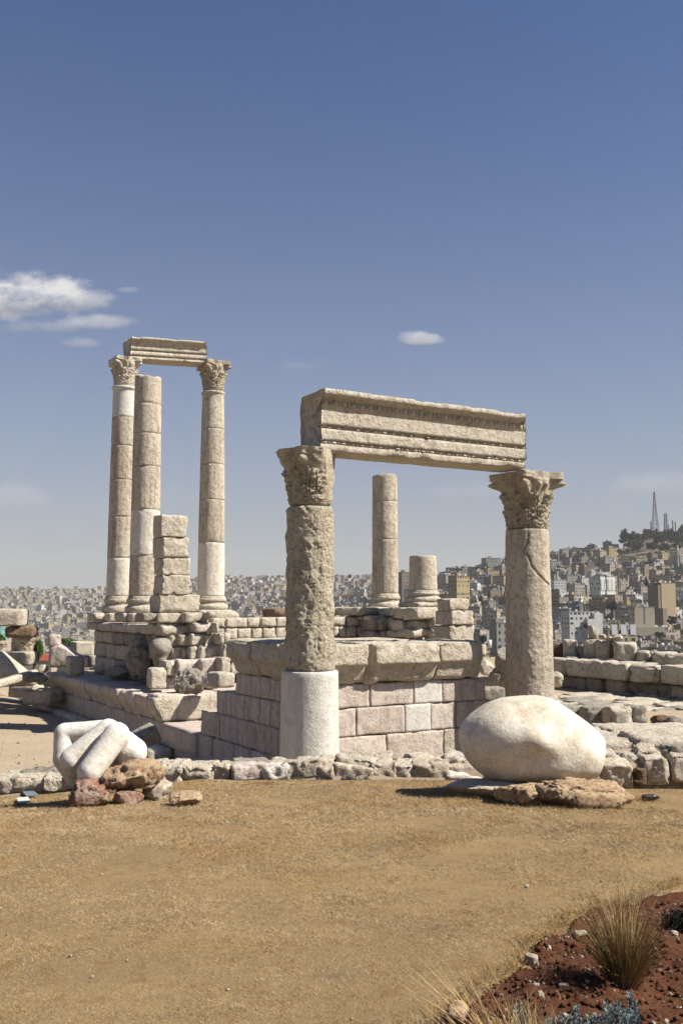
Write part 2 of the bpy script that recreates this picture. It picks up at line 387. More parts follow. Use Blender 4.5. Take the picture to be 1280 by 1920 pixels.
# lawn bank the photographer stands on
def lawn_z(x, y):
    x = np.asarray(x, float); y = np.asarray(y, float); P = np.c_[np.broadcast_to(x, y.shape).ravel(), y.ravel(), np.zeros(y.size)]
    return (2.157 - .0905 * y.ravel() + 0.05 * fbm(P, .45, 4, 3) + .022 * fbm(P, 2.0, 5, 3) + .008 * fbm(P, 7, 6, 2) - (.19 - .06 * (P[:, 0] > 0)) * ss(1.5, 4.8, np.abs(P[:, 0])) * ss(8, 14, P[:, 1])).reshape(y.shape)
def GL(px, py):
    d = ray(px, py); Y = 5.0
    for _ in range(30):
        p = EYE + d * (Y / d[1]); z = float(lawn_z(np.array([p[0]]), np.array([p[1]]))[0])
        Yn = (EYE[2] - z) / (-d[2] / d[1]); Y = Y * .5 + Yn * .5
    return EYE + d * (Y / d[1])
lx = np.linspace(-14, 14, 281); ly = np.linspace(-8, 14.25, 224); LX, LYg = np.meshgrid(lx, ly)
lz = lawn_z(LX, LYg)
SOILB = np.array([GL(x, y)[:2] for x, y in [(640, 1990), (790, 1935), (868, 1900), (905, 1850), (985, 1812), (1000, 1765), (1050, 1752), (1075, 1720), (1130, 1700), (1190, 1690), (1240, 1668), (1290, 1648), (1500, 1600)]])
def soil_side(x, y):
    """positive inside the red soil bed"""
    xb = np.interp(np.asarray(y), SOILB[:, 1], SOILB[:, 0]); return np.asarray(x) - xb
lz2 = lz - 0.05 * ss(0.0, .12, soil_side(LX, LYg)) * (LYg < SOILB[-1, 1] + 0.3)
tag(mesh_obj('lawn_ground', np.c_[LX.ravel(), LYg.ravel(), lz2.ravel()], grid_faces(len(ly), len(lx)), M_lawn), 'dry yellow brown lawn bank in the foreground', None, kind='structure')
# red soil bed, fine clods
sx = np.linspace(0.2, 4.2, 260); sy = np.linspace(1.5, 6.6, 330); SX, SY = np.meshgrid(sx, sy)
sz = lawn_z(SX, SY); SP = np.c_[SX.ravel(), SY.ravel(), np.zeros(SX.size)]
rel = ss(-.06, .05, soil_side(SX, SY)) * ss(6.6, 6.3, SY)
sz = sz - .07 + rel * (.065 + (.030 * ridge(SP, 4.5, 7, 4) + .022 * fbm(SP, 16, 8, 3)).reshape(SX.shape))
tag(mesh_obj('soil', np.c_[SX.ravel(), SY.ravel(), sz.ravel()], grid_faces(len(sy), len(sx)), M_soil), 'bare red soil bed with clods at the lower right', None, kind='structure')
def soil_top(x, y):
    i = min(len(sy) - 1, max(0, int(round((y - 1.5) / (5.1) * (len(sy) - 1))))); j = min(len(sx) - 1, max(0, int(round((x - .2) / 4.0 * (len(sx) - 1)))))
    return float(sz[i, j])

# ------------------------------------------------------------------ columns
def lathe(prof, nth=72, cap=True):
    """prof: list of (r, z); returns verts (theta-major rows) and faces"""
    th = np.linspace(0, 2 * math.pi, nth, endpoint=False); V = []
    for r, z in prof: V.append(np.c_[r * np.cos(th), r * np.sin(th), np.full(nth, z)])
    V = np.concatenate(V); n = len(prof); Fc = []
    for k in range(n - 1):
        a = k * nth + np.arange(nth); b = k * nth + (np.arange(nth) + 1) % nth
        Fc.append(np.stack([a, b, b + nth, a + nth], 1))
    return V, np.concatenate(Fc), nth

def dense(prof, step):
    out = [prof[0]]
    for (r0, z0), (r1, z1) in zip(prof, prof[1:]):
        n = max(1, int(math.hypot(r1 - r0, z1 - z0) / step))
        for i in range(1, n + 1): out.append((r0 + (r1 - r0) * i / n, z0 + (z1 - z0) * i / n))
    return out

def drum(name, base, r0, r1, z0, z1, mat, parent, amp=.008, chip=.05, freq=1.5, broken=0.0, edge=.02, step=.07, nth=72, gouge=0.0, lean=(0, 0), flare=0.0, fine=0.0, crack=None):
    seed = nseed(); h = z1 - z0
    prof = [(0.02, 0), (r0 - edge, 0), (r0, edge)] + ([(r0 + (r1 - r0) * .5, h * .5)] if h > .3 else []) + [(r1, h - edge), (r1 - edge, h), (0.02, h)]
    if flare: prof = [(0.02, 0), (r0 - edge, 0), (r0, edge), (r1, h - .17), (r1 + flare * .3, h - .13), (r1 + flare, h - .10), (r1 + flare, h - .03), (r1 + flare - .02, h), (.02, h)]
    prof = dense(prof, step); V, Fc, n = lathe(prof, nth)
    rad = np.hypot(V[:, 0], V[:, 1]); N = np.c_[V[:, 0], V[:, 1], 0 * rad] / np.maximum(rad, 1e-6)[:, None]
    off = np.array([seed * 3.1 % 40, seed * 1.7 % 40, seed * .9 % 40]); P = V + off
    k = np.clip(rad / max(r0, r1), 0, 1) ** 4
    ed = np.exp(-np.minimum(V[:, 2], h - V[:, 2]) / .07)
    d = amp * fbm(P, freq * 2, seed, 5, .6) - chip * ed * np.clip(fbm(P, freq * 1.7, seed + 3, 3) * 2.4 - .25, 0, 1)
    if gouge: d = d - gouge * np.clip(ridge(P * [1, 1, .8], freq * 1.1, seed + 9, 4) * .8 + .1, 0, 1) - gouge * .5 * np.clip(fbm(P, freq * 3.5, seed + 11, 3), 0, 1)
    if fine: d = d + fine * (ridge(P, freq * 9, seed + 60, 4) * .5 + fbm(P, freq * 5, seed + 61, 3)) - fine * 1.2 * (fbm(P, freq * 7, seed + 62, 2) > .22)
    V = V + N * (d * k)[:, None]
    if crack:
        tc_ = np.arctan2(V[:, 1], V[:, 0]); best = np.full(len(V), 9.0)
        for (t0, y0), (t1, y1) in zip(crack, crack[1:]):
            ax_ = (((tc_ - t0) + math.pi) % (2 * math.pi) - math.pi) * r0; az_ = V[:, 2] - y0; bx, bz = (t1 - t0) * r0, y1 - y0; u_ = np.clip((ax_ * bx + az_ * bz) / (bx * bx + bz * bz), 0, 1)
            best = np.minimum(best, np.hypot(ax_ - u_ * bx, az_ - u_ * bz))
        V = V - N * (.07 * np.exp(-(best / .022) ** 2) * k)[:, None]
    if broken:
        t = ss(.55, 1, V[:, 2] / h); V[:, 2] -= t * broken * np.clip(.5 + fbm(np.c_[V[:, :2], 0 * rad] + off, 1.4, seed + 21, 4) * 1.3, 0, 1)
    V[:, 0] += lean[0] * (V[:, 2] + z0); V[:, 1] += lean[1] * (V[:, 2] + z0)
    return mesh_obj(name, V, Fc, mat, parent, at=(base[0], base[1], z0))

def capital(name, base, rb, z0, h, wide, mat, parent, erode=0.0, broken=None, seed=None, nth=176, nz=96, corners=A2):
    """Corinthian capital: bell, two rows of acanthus leaves, corner volutes and a concave-sided abacus"""
    seed = nseed() if seed is None else seed
    th = np.linspace(0, 2 * math.pi, nth, endpoint=False); tz = np.linspace(0, 1, nz); TT, ZZ = np.meshgrid(th, tz)
    bell = rb * (0.93 + .13 * ZZ + .62 * np.clip(ZZ - .35, 0, 1) ** 1.7)
    phi = TT - corners
    bell = bell * (1 - .10 * np.exp(-ZZ / .035)); r = bell.copy()
    for row, (zb, zt, off, outw) in enumerate([(0.02, .36, 0.0, .15), (.10, .64, math.pi / 8, .23)]):
        a = (((TT - corners - off) / (math.pi / 4)) + .5) % 1 - .5           # -.5..+.5 within one leaf
        t = np.clip((ZZ - zb) / (zt - zb), 0, 1); inside = (ZZ >= zb) & (ZZ <= zt + .015)
        halfw = .47 * np.sqrt(np.clip(1 - t ** 3.2, 0, 1)) * (1 + .10 * np.cos(t * 34)) + .02
        m = np.clip((halfw - np.abs(a)) / .07, 0, 1) * inside
        curl = outw * rb * (.22 + 1.0 * t ** 2.3)
        vein = .045 * rb * np.cos(a * 40 + np.sign(a) * t * 5) + .05 * rb * np.exp(-(a / .06) ** 2)
        lobes = .03 * rb * np.cos(t * 30 - np.abs(a) * 14)
        r = np.maximum(r, bell + m * (curl * (1 - .55 * (np.abs(a) / .5) ** 2) + vein + lobes))
    # stalks and volutes
    q = (phi / (math.pi / 2)) % 1 - .5                       # 0 on a corner
    vol = np.exp(-(q / .085) ** 2) * np.exp(-((ZZ - .80) / .085) ** 2) * .46 * rb * wide
    stalk = np.exp(-((np.abs(q) - .5 * np.clip(.86 - ZZ, 0, 1)) / .05) ** 2) * ss(.45, .6, ZZ) * (1 - ss(.84, .87, ZZ)) * rb * (.10 + .5 * np.clip(ZZ - .6, 0, 1))
    r = r + stalk; r = np.maximum(r, bell + vol)
    hel = np.exp(-((np.abs(q) - .40) / .05) ** 2) * np.exp(-((ZZ - .77) / .06) ** 2) * .17 * rb; r = r + hel
    # abacus
    c45 = np.abs(np.cos(2 * (phi))) ; sq = rb * (1.18 + .40 * wide * np.exp(-(q / .16) ** 2)) + .06 * rb * np.exp(-((np.abs(q) - .5) / .06) ** 2)
    ab = ss(.865, .88, ZZ) * (1 - .06 * np.exp(-((ZZ - .925) / .015) ** 2)); r = r * (1 - ab) + sq * ab
    P = np.c_[(r * np.cos(TT)).ravel(), (r * np.sin(TT)).ravel(), (ZZ * h).ravel()]; offs = np.array([seed * 1.3 % 30, seed * 2.3 % 30, seed * .7 % 30])
    nrm = np.c_[np.cos(TT).ravel(), np.sin(TT).ravel(), np.zeros(TT.size)]
    if erode:
        rs = (bell * (1 - erode) + (r - bell) * 0).ravel(); k = np.clip(fbm(P + offs, 1.6, seed, 3) * 1.8 + erode, 0, 1) * erode
        rr = r.ravel() * (1 - k) + (bell * 1.06 + .18 * rb * ss(.55, 1, ZZ)).ravel() * k
        P[:, 0] = rr * nrm[:, 0]; P[:, 1] = rr * nrm[:, 1]
    d = .022 * fbm(P + offs, 9, seed, 4, .6) + .02 * fbm(P + offs, 3, seed + 2, 3)
    if erode: d = d - .05 * erode * np.clip(ridge(P + offs, 4.5, seed + 8, 3), 0, 1)
    P = P + nrm * d[:, None]
    if broken is not None:                                                    # one side sheared off
        ang, dist = broken; n = np.array([math.cos(ang), math.sin(ang)]); e = P[:, :2] @ n - dist - .04 * fbm(P + offs, 3.2, seed + 4, 4)
        P[:, :2] -= np.outer(np.clip(e, 0, 9) * .96, n)
    P[:, 2] += .02 * fbm(P + offs, 4, seed + 6, 3) * ss(.8, 1, ZZ.ravel())
    Fc = grid_faces(nz, nth); a = np.arange(nz - 1)[:, None] * nth
    wrapf = np.concatenate([a + nth - 1, a, a + nth, a + 2 * nth - 1], 1); Fc = np.concatenate([Fc, wrapf])
    # top and bottom discs
    n0 = len(P); ring_t = (nz - 1) * nth + np.arange(nth); P = np.concatenate([P, [[0, 0, h], [0, 0, 0]]])
    tri = [(int(ring_t[i]), int(ring_t[(i + 1) % nth]), n0) for i in range(nth)] + [((i + 1) % nth, i, n0 + 1) for i in range(nth)]
    return mesh_obj(name, P, [tuple(f) for f in Fc.tolist()] + tri, mat, parent, at=(base[0], base[1], z0))

def attic_base(base, r, z0, z1, parent, mat, plinth=1.32):
    """plinth, two tori and the hollow between them"""
    h = z1 - z0; hp = h * .34
    Q, Fc = stone((r * 2 * plinth, r * 2 * plinth, hp), r=.10, amp=.015, chip=.06); mesh_obj('plinth', Q, Fc, mat, parent, at=(base[0], base[1], z0 + hp / 2), yaw=A2)
    g = h - hp; pr = []
    def torus(zc, hr, rr, out):
        for k in range(9):
            a = -math.pi / 2 + math.pi * k / 8; pr.append((rr + out * math.cos(a), zc + hr * math.sin(a)))
    pr.append((.02, 0)); torus(g * .20, g * .19, r * 1.16, r * .10); pr.append((r * 1.10, g * .43)); pr.append((r * 1.02, g * .52)); pr.append((r * 1.08, g * .60))
    torus(g * .72, g * .12, r * 1.08, r * .07); pr.append((r * 1.08, g * .86)); pr.append((r * 1.07, g * .95)); pr.append((r * 1.0, g)); pr.append((.02, g))
    V, Fc, n = lathe(dense(pr, .05), 64); sd = nseed(); rad = np.hypot(V[:, 0], V[:, 1]); N = np.c_[V[:, :2], 0 * rad] / rad[:, None]
    o = np.array([sd % 17, sd % 13, sd % 7])
    V = V + N * ((.012 * fbm(V + o, 4, sd) - .09 * np.clip(fbm(V + o, 1.5, sd + 1, 3) * 2 - .5, 0, 1)) * (rad > r * .8))[:, None]
    mesh_obj('base', V, Fc, mat, parent, at=(base[0], base[1], z0 + hp))

def zpx(px, py, Y): return float(W(px, py, Y)[2])
def at_px(px, Y): p = W(px, 1140, Y); return (float(p[0]), float(p[1]))

# near column: smooth restored drum, one deeply eroded shaft, worn capital
cb = at_px(581, 21.0); z = lambda py: zpx(581, py, 21.0)
near = empty('column', (cb[0], cb[1], -.3), 'near column left of the front doorway, deeply eroded shaft on a smooth white restored drum', 'column', 'standing temple columns')
drum('drum', cb, .64, .615, -.3, z(1257), M_white, near, amp=.004, chip=.012, step=.09)
drum('drum', cb, .565, .545, z(1257), z(952), M_erod, near, amp=.04, chip=.10, freq=1.4, gouge=.062, step=.02, nth=230, edge=.04, fine=.016)
capital('capital', cb, .495, z(950), z(846) - z(950), 1.0, M_erod, near, erode=.68, broken=(A2 - math.pi / 4, .46))
# right front column
Yr = 24.2; cb2 = at_px(990, Yr); z2 = lambda py: zpx(990, py, Yr)
frc = empty('column', (cb2[0], cb2[1], .2), 'right front column with carved leafy capital and one long crack down its shaft', 'column', 'standing temple columns')
tcam = math.atan2(-cb2[1], -cb2[0]); crk = [(tcam + math.asin(o_), z2(y_) - .2) for o_, y_ in [(.05, 1004), (.02, 1018), (-.18, 1036), (.06, 1046), (.16, 1062), (.45, 1078), (.74, 1090), (.95, 1098)]]
drum('drum', cb2, .62, .545, .2, z2(994), M_col, frc, amp=.018, chip=.06, freq=1.2, step=.022, nth=220, gouge=.016, fine=.006, crack=crk)
capital('capital', cb2, .51, z2(995), z2(889) - z2(995), 1.6, M_cap, frc, erode=.10)

def col(px, Y, rb, rt, base_py, joints, mats, label, cap=None, broken=0, flare=None, baseh=True):
    cbx = at_px(px, Y); zz = lambda py: zpx(px, py, Y)
    zb = zz(base_py[0]); root = empty('column', (cbx[0], cbx[1], zb), label, 'column', 'standing temple columns')
    attic_base(cbx, rb, zb, zz(base_py[1]), root, M_lime)
    ys = [base_py[1]] + joints; H = zz(joints[-1]) - zz(ys[0]); r = lambda py: rb + (rt - rb) * ((zz(py) - zz(ys[0])) / H) ** 1.3
    for i in range(len(ys) - 1):
        last = i == len(ys) - 2
        drum('drum', cbx, r(ys[i]), r(ys[i + 1]), zz(ys[i]), zz(ys[i + 1]), mats[i], root, amp=.012, chip=.05 if mats[i] is not M_white else .012,
             broken=broken if last else 0, flare=(flare if (flare and last) else 0), nth=64)
    if cap:
        capital('capital', cbx, rt * .93, zz(ys[-1]), zz(cap[0]) - zz(ys[-1]), cap[1], cap[2], root, erode=cap[3], nth=120, nz=70)
    return cbx
YA, YB, YC, YD, YE = 41.3, 38.8, 43.0, 41.0, 38.0
cA = col(225, YA, .585, .487, (1165, 1118), [1047, 970, 901, 838, 784, 727], [M_cream, M_col, M_col, M_col, M_col, M_white],
         'leftmost tall rear column, white drums at top and bottom, under the rear lintel', cap=(674, 1.7, M_lime, .4), flare=.06)
cC = col(395, YC, .61, .495, (1156, 1118), [1018, 938, 872, 806, 736], [M_cream, M_col, M_col, M_col, M_col],
         'tall rear column with leafy capital under the right end of the rear lintel', cap=(680, 1.6, M_cap, .15), flare=.05)
cB = col(270, YB, .605, .535, (1165, 1118), [1042, 957, 876, 815, 760, 700], [M_col, M_cream, M_col, M_col, M_col, M_col],
         'tall broken topped rear column without capital, between the two lintel columns', broken=.25)
cD = col(722, YD, .56, .53, (1156, 1113), [1012, 941, 890], [M_col, M_col, M_col], 'medium height capital-less column seen through the front doorway', broken=.10)
cE = col(793, YE, .56, .53, (1140, 1107), [1040], [M_lime], 'short column stump on its base, right of the medium column', broken=.08)

# ------------------------------------------------------------------ lintels
def lintel(name, p0, dirx, L, thick, z0, z1, mat, seed, label, beads, egg=True, worn=.03, res=.055, tilt=0.0):
    """p0: front lower left corner; carved face looks along -y of its own frame"""
    H = z1 - z0; f = H / 1.33
    pf = [(0.02, 0), (0, .03), (0, .15 * f), (.03, .16 * f), (.03, .225 * f), (-.03, .235 * f), (-.03, .485 * f), (.0, .495 * f), (.0, .56 * f), (-.065, .57 * f), (-.065, .95 * f), (-.085, .96 * f), (-.09, 1.12 * f), (-.14, 1.16 * f), (-.27, 1.20 * f), (-.275, H - .01), (-.25, H)]
    back = [(thick * .5, H), (thick - .02, H), (thick, H - .03), (thick, H * .5), (thick, .03), (thick - .02, 0), (thick * .5, 0)]
    pr = dense(pf + back + [pf[0]], res)[:-1]; pr = np.array(pr); nx = int(L / res); xs = np.linspace(0, L, nx)
    V = np.concatenate([np.c_[np.full(len(pr), x), pr[:, 0], pr[:, 1]] for x in xs]); m = len(pr); Fc = []
    for i in range(nx - 1):
        a = i * m + np.arange(m); b = i * m + (np.arange(m) + 1) % m; Fc.append(np.stack([a, a + m, b + m, b], 1))
    Fc = np.concatenate(Fc)
    c = V.copy(); n = (V - np.array([L / 2, thick / 2, H / 2])); n[:, 0] *= .1; n /= np.linalg.norm(n, axis=1, keepdims=True)
    off = np.array([seed, seed * .3, 2.])
    low = np.exp(-V[:, 2] / .25) * (V[:, 1] < .1)
    d = .010 * fbm(V + off, 3, seed, 5, .65) - worn * 2.6 * low * np.clip(fbm(V + off, 2.2, seed + 1, 4) * 2.2 - .1, 0, 1) - worn * np.clip(fbm(V + off, 1.4, seed + 4, 3) * 2.5 - .9, 0, 1)
    top = np.exp(-(H - V[:, 2]) / .12); d -= worn * 1.8 * top * np.clip(fbm(V + off, 2.4, seed + 6, 4) * 2 - .15, 0, 1)
    V = V + n * d[:, None]
    V[:, 0] -= np.clip((V[:, 0] - (L - .3)) / .3, 0, 1) * np.clip(-V[:, 1] - .05, 0, 1) * .75
    endj = np.minimum(V[:, 0], L - V[:, 0]) < .3; V[:, 0] += np.where(endj, .11 * fbm(V * [0, 1, 1] + off, 1.8, seed + 9, 4) * (1 - np.minimum(V[:, 0], L - V[:, 0]).clip(0, .3) / .3), 0)
    caps = [tuple(range(m))[::-1], tuple(range((nx - 1) * m, nx * m))]
    # close the ends as fans
    ce = [[0, thick * .5, H * .5], [L, thick * .5, H * .5]]; n0 = len(V); V = np.concatenate([V, ce])
    tri = [(int((i + 1) % m), int(i), n0) for i in range(m)] + [((nx - 1) * m + i, (nx - 1) * m + (i + 1) % m, n0 + 1) for i in range(m)]
    tri = [(a, b, c_) for a, b, c_ in tri]
    yaw = math.atan2(dirx[1], dirx[0])
    root = mesh_obj(name, V, [tuple(q) for q in Fc.tolist()] + tri, mat, at=(p0[0], p0[1], z0), yaw=yaw, tilt=(0, -tilt)); tag(root, label, 'lintel', 'carved lintels on columns')
    def part(nm, V, Fc):
        o = mesh_obj(nm, V, Fc, mat); o.parent = root; o.location = (0, 0, 0); return o
    U, Fs = box_template(4, 4, 4); Us = U / np.linalg.norm(U, axis=1, keepdims=True)
    for zc, y0, (xa, xb) in beads:
        VV = []; FF = []; x = xa; k = 0; nv = 0
        while x < xb:
            if nseed() * 0.37 % 1 < .12: x += .24 * f; continue
            for (dx, rx, rr) in ((0, .07, .027), (.10, .012, .024), (.13, .012, .024)):
                VV.append(Us * [rx * f, rr * f, rr * f] + [x + dx * f, y0 - .002, zc]); FF.append(Fs + nv); nv += len(Us)
            x += .24 * f
        part('bead_molding', np.concatenate(VV), np.concatenate(FF))
    if egg:
        VV = []; FF = []; nv = 0; x = .12
        while x < L - .1:
            VV.append(Us * [.055 * f, .03, .065 * f] + [x, -.095, 1.05 * f]); FF.append(Fs + nv); nv += len(Us)
            VV.append(Us * [.014 * f, .02, .07 * f] + [x + .115 * f, -.095, 1.05 * f]); FF.append(Fs + nv); nv += len(Us); x += .23 * f
        part('egg_molding', np.concatenate(VV), np.concatenate(FF))
    return root
uL = u_at(597, -1.22); uR = u_at(987, -1.22); pL = T(uL, -1.22 + .0, 0)
zb_ = zpx(597, 844, T(uL, -1.22, 0)[1]); zt_ = zpx(601, 731, T(uL, -1.22, 0)[1])
ff = (zt_ - zb_) / 1.33
lintel('lintel', pL, D2, uR - uL, .85, zb_, zt_, M_lime, 5, 'long carved lintel with bead rows spanning the two front columns', [(.195 * ff, .02, (.15, uR - uL - .05)), (.53 * ff, -.01, (.25, uR - uL - .05))])
# rear lintel
pa = W(246, 672, YA - .45); pb = W(389, 681, YA - .45 + 1.75); dr = np.array([pb[0] - pa[0], pb[1] - pa[1], 0]); Lr = float(np.linalg.norm(dr)); dr /= Lr
zb2 = float(pa[2]); zt2 = zpx(246, 633, YA - .45); tl = math.atan2(float(pb[2] - pa[2]), Lr); f2 = (zt2 - zb2) / 1.33
pa0 = pa - dr * .0
lintel('lintel', pa0, dr, Lr, .95, zb2, zt2, M_lime, 11, 'high carved lintel across the two tall rear columns on the left', [(.195 * f2, .02, (.05, Lr - .05)), (.53 * f2, -.01, (.05, Lr - .05))], egg=False, worn=.045, res=.07, tilt=tl)

# ------------------------------------------------------------------ podium at the front
def under(o):                                  # undercut moulding on the -y side of a block
    def f(Q, s):
        t = np.clip((Q[:, 2] + s[2] / 2) / s[2], 0, 1); front = np.clip(-Q[:, 1] / (s[1] / 2), 0, 1)
        Q = Q.copy(); k = 1 - .25 * ss(0, .12, t) - .30 * ss(.12, .42, t) - .45 * ss(.42, .50, t); Q[:, 1] += o * k * (Q[:, 1] < -s[1] / 2 + o * 1.6) * front; return Q
    return f
PU, PM = M_pink, M_lime
ZL = [-1.45, -.34, .36, 1.01, 1.56, 2.49]
pod = empty('podium', T(2.3, 1.0, -1.4), 'dressed stone podium block with thick overhanging cornice between the front columns', 'podium')
def front_u(zx): return u_at(380 + .4375 * zx, 0)
uEnd = front_u(1205)
rowsF = [(ZL[3], ZL[4], [0, front_u(716), front_u(903), front_u(1022), front_u(1205)], [M_pink, M_pink, M_white, M_pink]),
         (ZL[2], ZL[3], [0, front_u(658), front_u(862), front_u(971), front_u(1083), front_u(1225)], [M_pink, M_pink, M_white, M_pink, M_pink]),
         (ZL[1], ZL[2], [0, front_u(786), front_u(1027), front_u(1130), front_u(1240)], [M_pink, M_pink, M_lime, M_pink]),
         (ZL[0], ZL[1], [0, front_u(640), front_u(850), front_u(1040), front_u(1245)], [M_pink] * 4)]
for r_i, (za, zb3, us, ms) in enumerate(rowsF):
    for i in range(len(us) - 1):
        restored = ms[i] is M_white
        tblock('wall_block', us[i] + (.02 if i == 0 else 0), us[i + 1], 0 + rng.uniform(-.012, .012), .95, za, zb3, ms[i], pod, r=.005 if restored else .008, amp=.003 if restored else .008, chip=.005 if restored else .035, gap=.005 if restored else .009, res=.06, facet=0 if restored else 3, fk=.35, cut=0 if restored or i else 0)
# left flank, receding
for r_i, (za, zb3, pxs) in enumerate([(ZL[3], ZL[4], [None, 516, 507, 474, 441]), (ZL[2], ZL[3], [None, 520, 508, 487, 461, 443, 408]),
                                      (ZL[1], ZL[2], [None, 522, 511, 480, 447, 414, 379]), (ZL[0], ZL[1], [None, 505, 470, 440, 400, 365, 335, 305])]):
    vs = [.95] + [v_at(p, 0) for p in pxs[1:]]
    vs = [v for v in vs if v >= .94]
    for i in range(len(vs) - 1):
        if vs[i + 1] - vs[i] < .12: continue
        tblock('wall_block', rng.uniform(-.012, .012), .9, vs[i], vs[i + 1], za, zb3, M_pink, pod, r=.012, amp=.012, chip=.04, gap=.010, res=.08, facet=2, fk=.3)
# end return on the right and core
for za, zb3 in zip(ZL[:4], ZL[1:5]):
    tblock('wall_block', uEnd - .9, uEnd - .02, .96, 2.3, za, zb3, M_pink, pod, amp=.014); tblock('wall_block', uEnd - .92, uEnd - .03, 2.31, 4.2, za, zb3, M_pink, pod, amp=.014)
Q, Fc = box_template(6, 6, 2); mesh_obj('core_fill', Q * [uEnd - .5, v_at(441, 0) - .6, 3.7], Fc, M_grey, pod, smooth=False, at=T(uEnd / 2, v_at(441, 0) / 2 + .35, .5), yaw=A2)
# cornice blocks
vc = v_at(423, -.38); uc1 = u_at(380 + .4375 * 712, -.35); uc2 = u_at(380 + .4375 * 1018, -.35); uc3 = u_at(905, -.2)
def cornice(u0, u1, v0, v1, o, seed, left=False, cut=0, yawx=0, amp=.03, chip=.10):
    def wp(Q, s):
        Q = under(o)(Q, s)
        if left:
            t = np.clip((Q[:, 2] + s[2] / 2) / s[2], 0, 1); k = 1 - .25 * ss(0, .12, t) - .30 * ss(.12, .42, t) - .45 * ss(.42, .50, t); m = np.clip(-Q[:, 0] / (s[0] / 2), 0, 1) * (Q[:, 0] < -s[0] / 2 + .6); Q[:, 0] += .36 * k * m
        return Q
    return tblock('cornice_block', u0, u1, v0, v1, ZL[4], ZL[5], M_lime, pod, r=.02, amp=amp, chip=chip, warp=wp, seed=seed, res=.05, gap=.02, facet=int(4 + chip * 30), fk=.5 + chip * 3)
cornice(-.38, uc1, -.38, 1.5, .34, 311, left=True, amp=.02, chip=.05)
cornice(uc1, uc2, -.42, 1.5, .30, 324, amp=.06, chip=.16)
cornice(uc2, uc3, -.30, 1.45, .22, 337, amp=.03, chip=.12)
def leftcor(v0, v1, seed):
    def wp(Q, s):
        t = np.clip((Q[:, 2] + s[2] / 2) / s[2], 0, 1); k = 1 - .25 * ss(0, .12, t) - .30 * ss(.12, .42, t) - .45 * ss(.42, .50, t); m = np.clip(-Q[:, 0] / (s[0] / 2), 0, 1) * (Q[:, 0] < -s[0] / 2 + .6); Q = Q.copy(); Q[:, 0] += .36 * k * m; return Q
    return tblock('cornice_block', -.38, 1.4, v0, v1, ZL[4], ZL[5], M_lime, pod, r=.02, amp=.03, chip=.10, warp=wp, seed=seed, res=.06)
leftcor(1.5, 3.1, 341); leftcor(3.1, vc, 347)
for i, (a, b) in enumerate([(1.4, 3.0), (3.0, uc3 - .05)]): tblock('top_slab', a, b, 1.5, vc, 2.05, 2.46 - .02 * i, M_lime, pod, amp=.02)
pblock('stone', 408, 441, 1262, 1291, T(0, v_at(408, 0), 0)[1], .8, M_lime, 'squared stone standing on the stepped left end of the front podium', r=.04)

# ------------------------------------------------------------------ long low platform on the left
plat = empty('platform', T(2, 13, -1.4), 'long low stone platform in shade with projecting slabs, left of the podium', 'platform')
vE = v_at(80, 0)
vv = v_at(305, 0); v = vv - 3.3; k = 0
cuts = [v_at(p, 0) for p in (378, 330, 305, 262, 214, 163, 130, 105, 80)]
v_prev = v_at(379, 0)
for vb in cuts[1:]:
    tblock('wall_block', rng.uniform(-.01, .01), 1.2, v_prev, vb, -1.45, -.34, M_pink, plat, r=.012, amp=.015, chip=.03, gap=.010, res=.10, facet=2, fk=.3); v_prev = vb
# projecting cap slabs, fluted with wear
vf = v_at(290, -.35); cap_px = [290, 276, 252, 236, 219, 204, 187, 160, 127, 87]
vs = [v_at(p, -.35) for p in cap_px]
def slabwarp(Q, s):
    t = np.clip((Q[:, 2] + s[2] / 2) / s[2], 0, 1); k = 1 - ss(0, .75, t); m = np.clip(-Q[:, 0] / (s[0] / 2), 0, 1) ** 6; Q = Q.copy(); Q[:, 0] += .30 * k * m; return Q
for i in range(len(vs) - 1):
    tblock('cap_slab', -.35, 2.4, vs[i], vs[i + 1], -.33, .45 + rng.uniform(-.02, .02), M_pink if i else M_lime, plat, r=.04, amp=.02, chip=.10, warp=slabwarp, res=.11, gap=.03)
tblock('cap_slab', -.30, 3.4, vs[0] - .02, vs[0] + .0 + .9, -.30, .44, M_lime, plat, r=.03, amp=.02, chip=.05, res=.09) if False else None
for i, (a, b) in enumerate([(2.4, 5.0), (5.0, 7.6)]):
    for j in range(4):
        tblock('floor_slab', a, b, vf + j * 2.2, vf + (j + 1) * 2.2, -.1, .43 + rng.uniform(-.02, .02), M_pink, plat, r=.04, amp=.012, res=.2)
tblock('floor_slab', -.1, 2.2, v_at(378, 0) + .1, vf - .02, -1.0, -.33, M_pink, plat, r=.02, amp=.01, res=.15)
# stepped mouldings at the foot of the platform
for i, (a, b, z0, z1) in enumerate([(-.55, .0, -1.45, -.98), (-1.0, -.5, -1.45, -1.15)]):
    vq = v_at(300, 0) - 1.5
    while vq < vE + 3.0:
        ln = rng.uniform(1.6, 2.6); tblock('foot_molding', a, b, vq, min(vq + ln, vE + 3.4), z0, z1, M_pink, plat, r=.12, amp=.025, chip=.08, res=.13); vq += ln

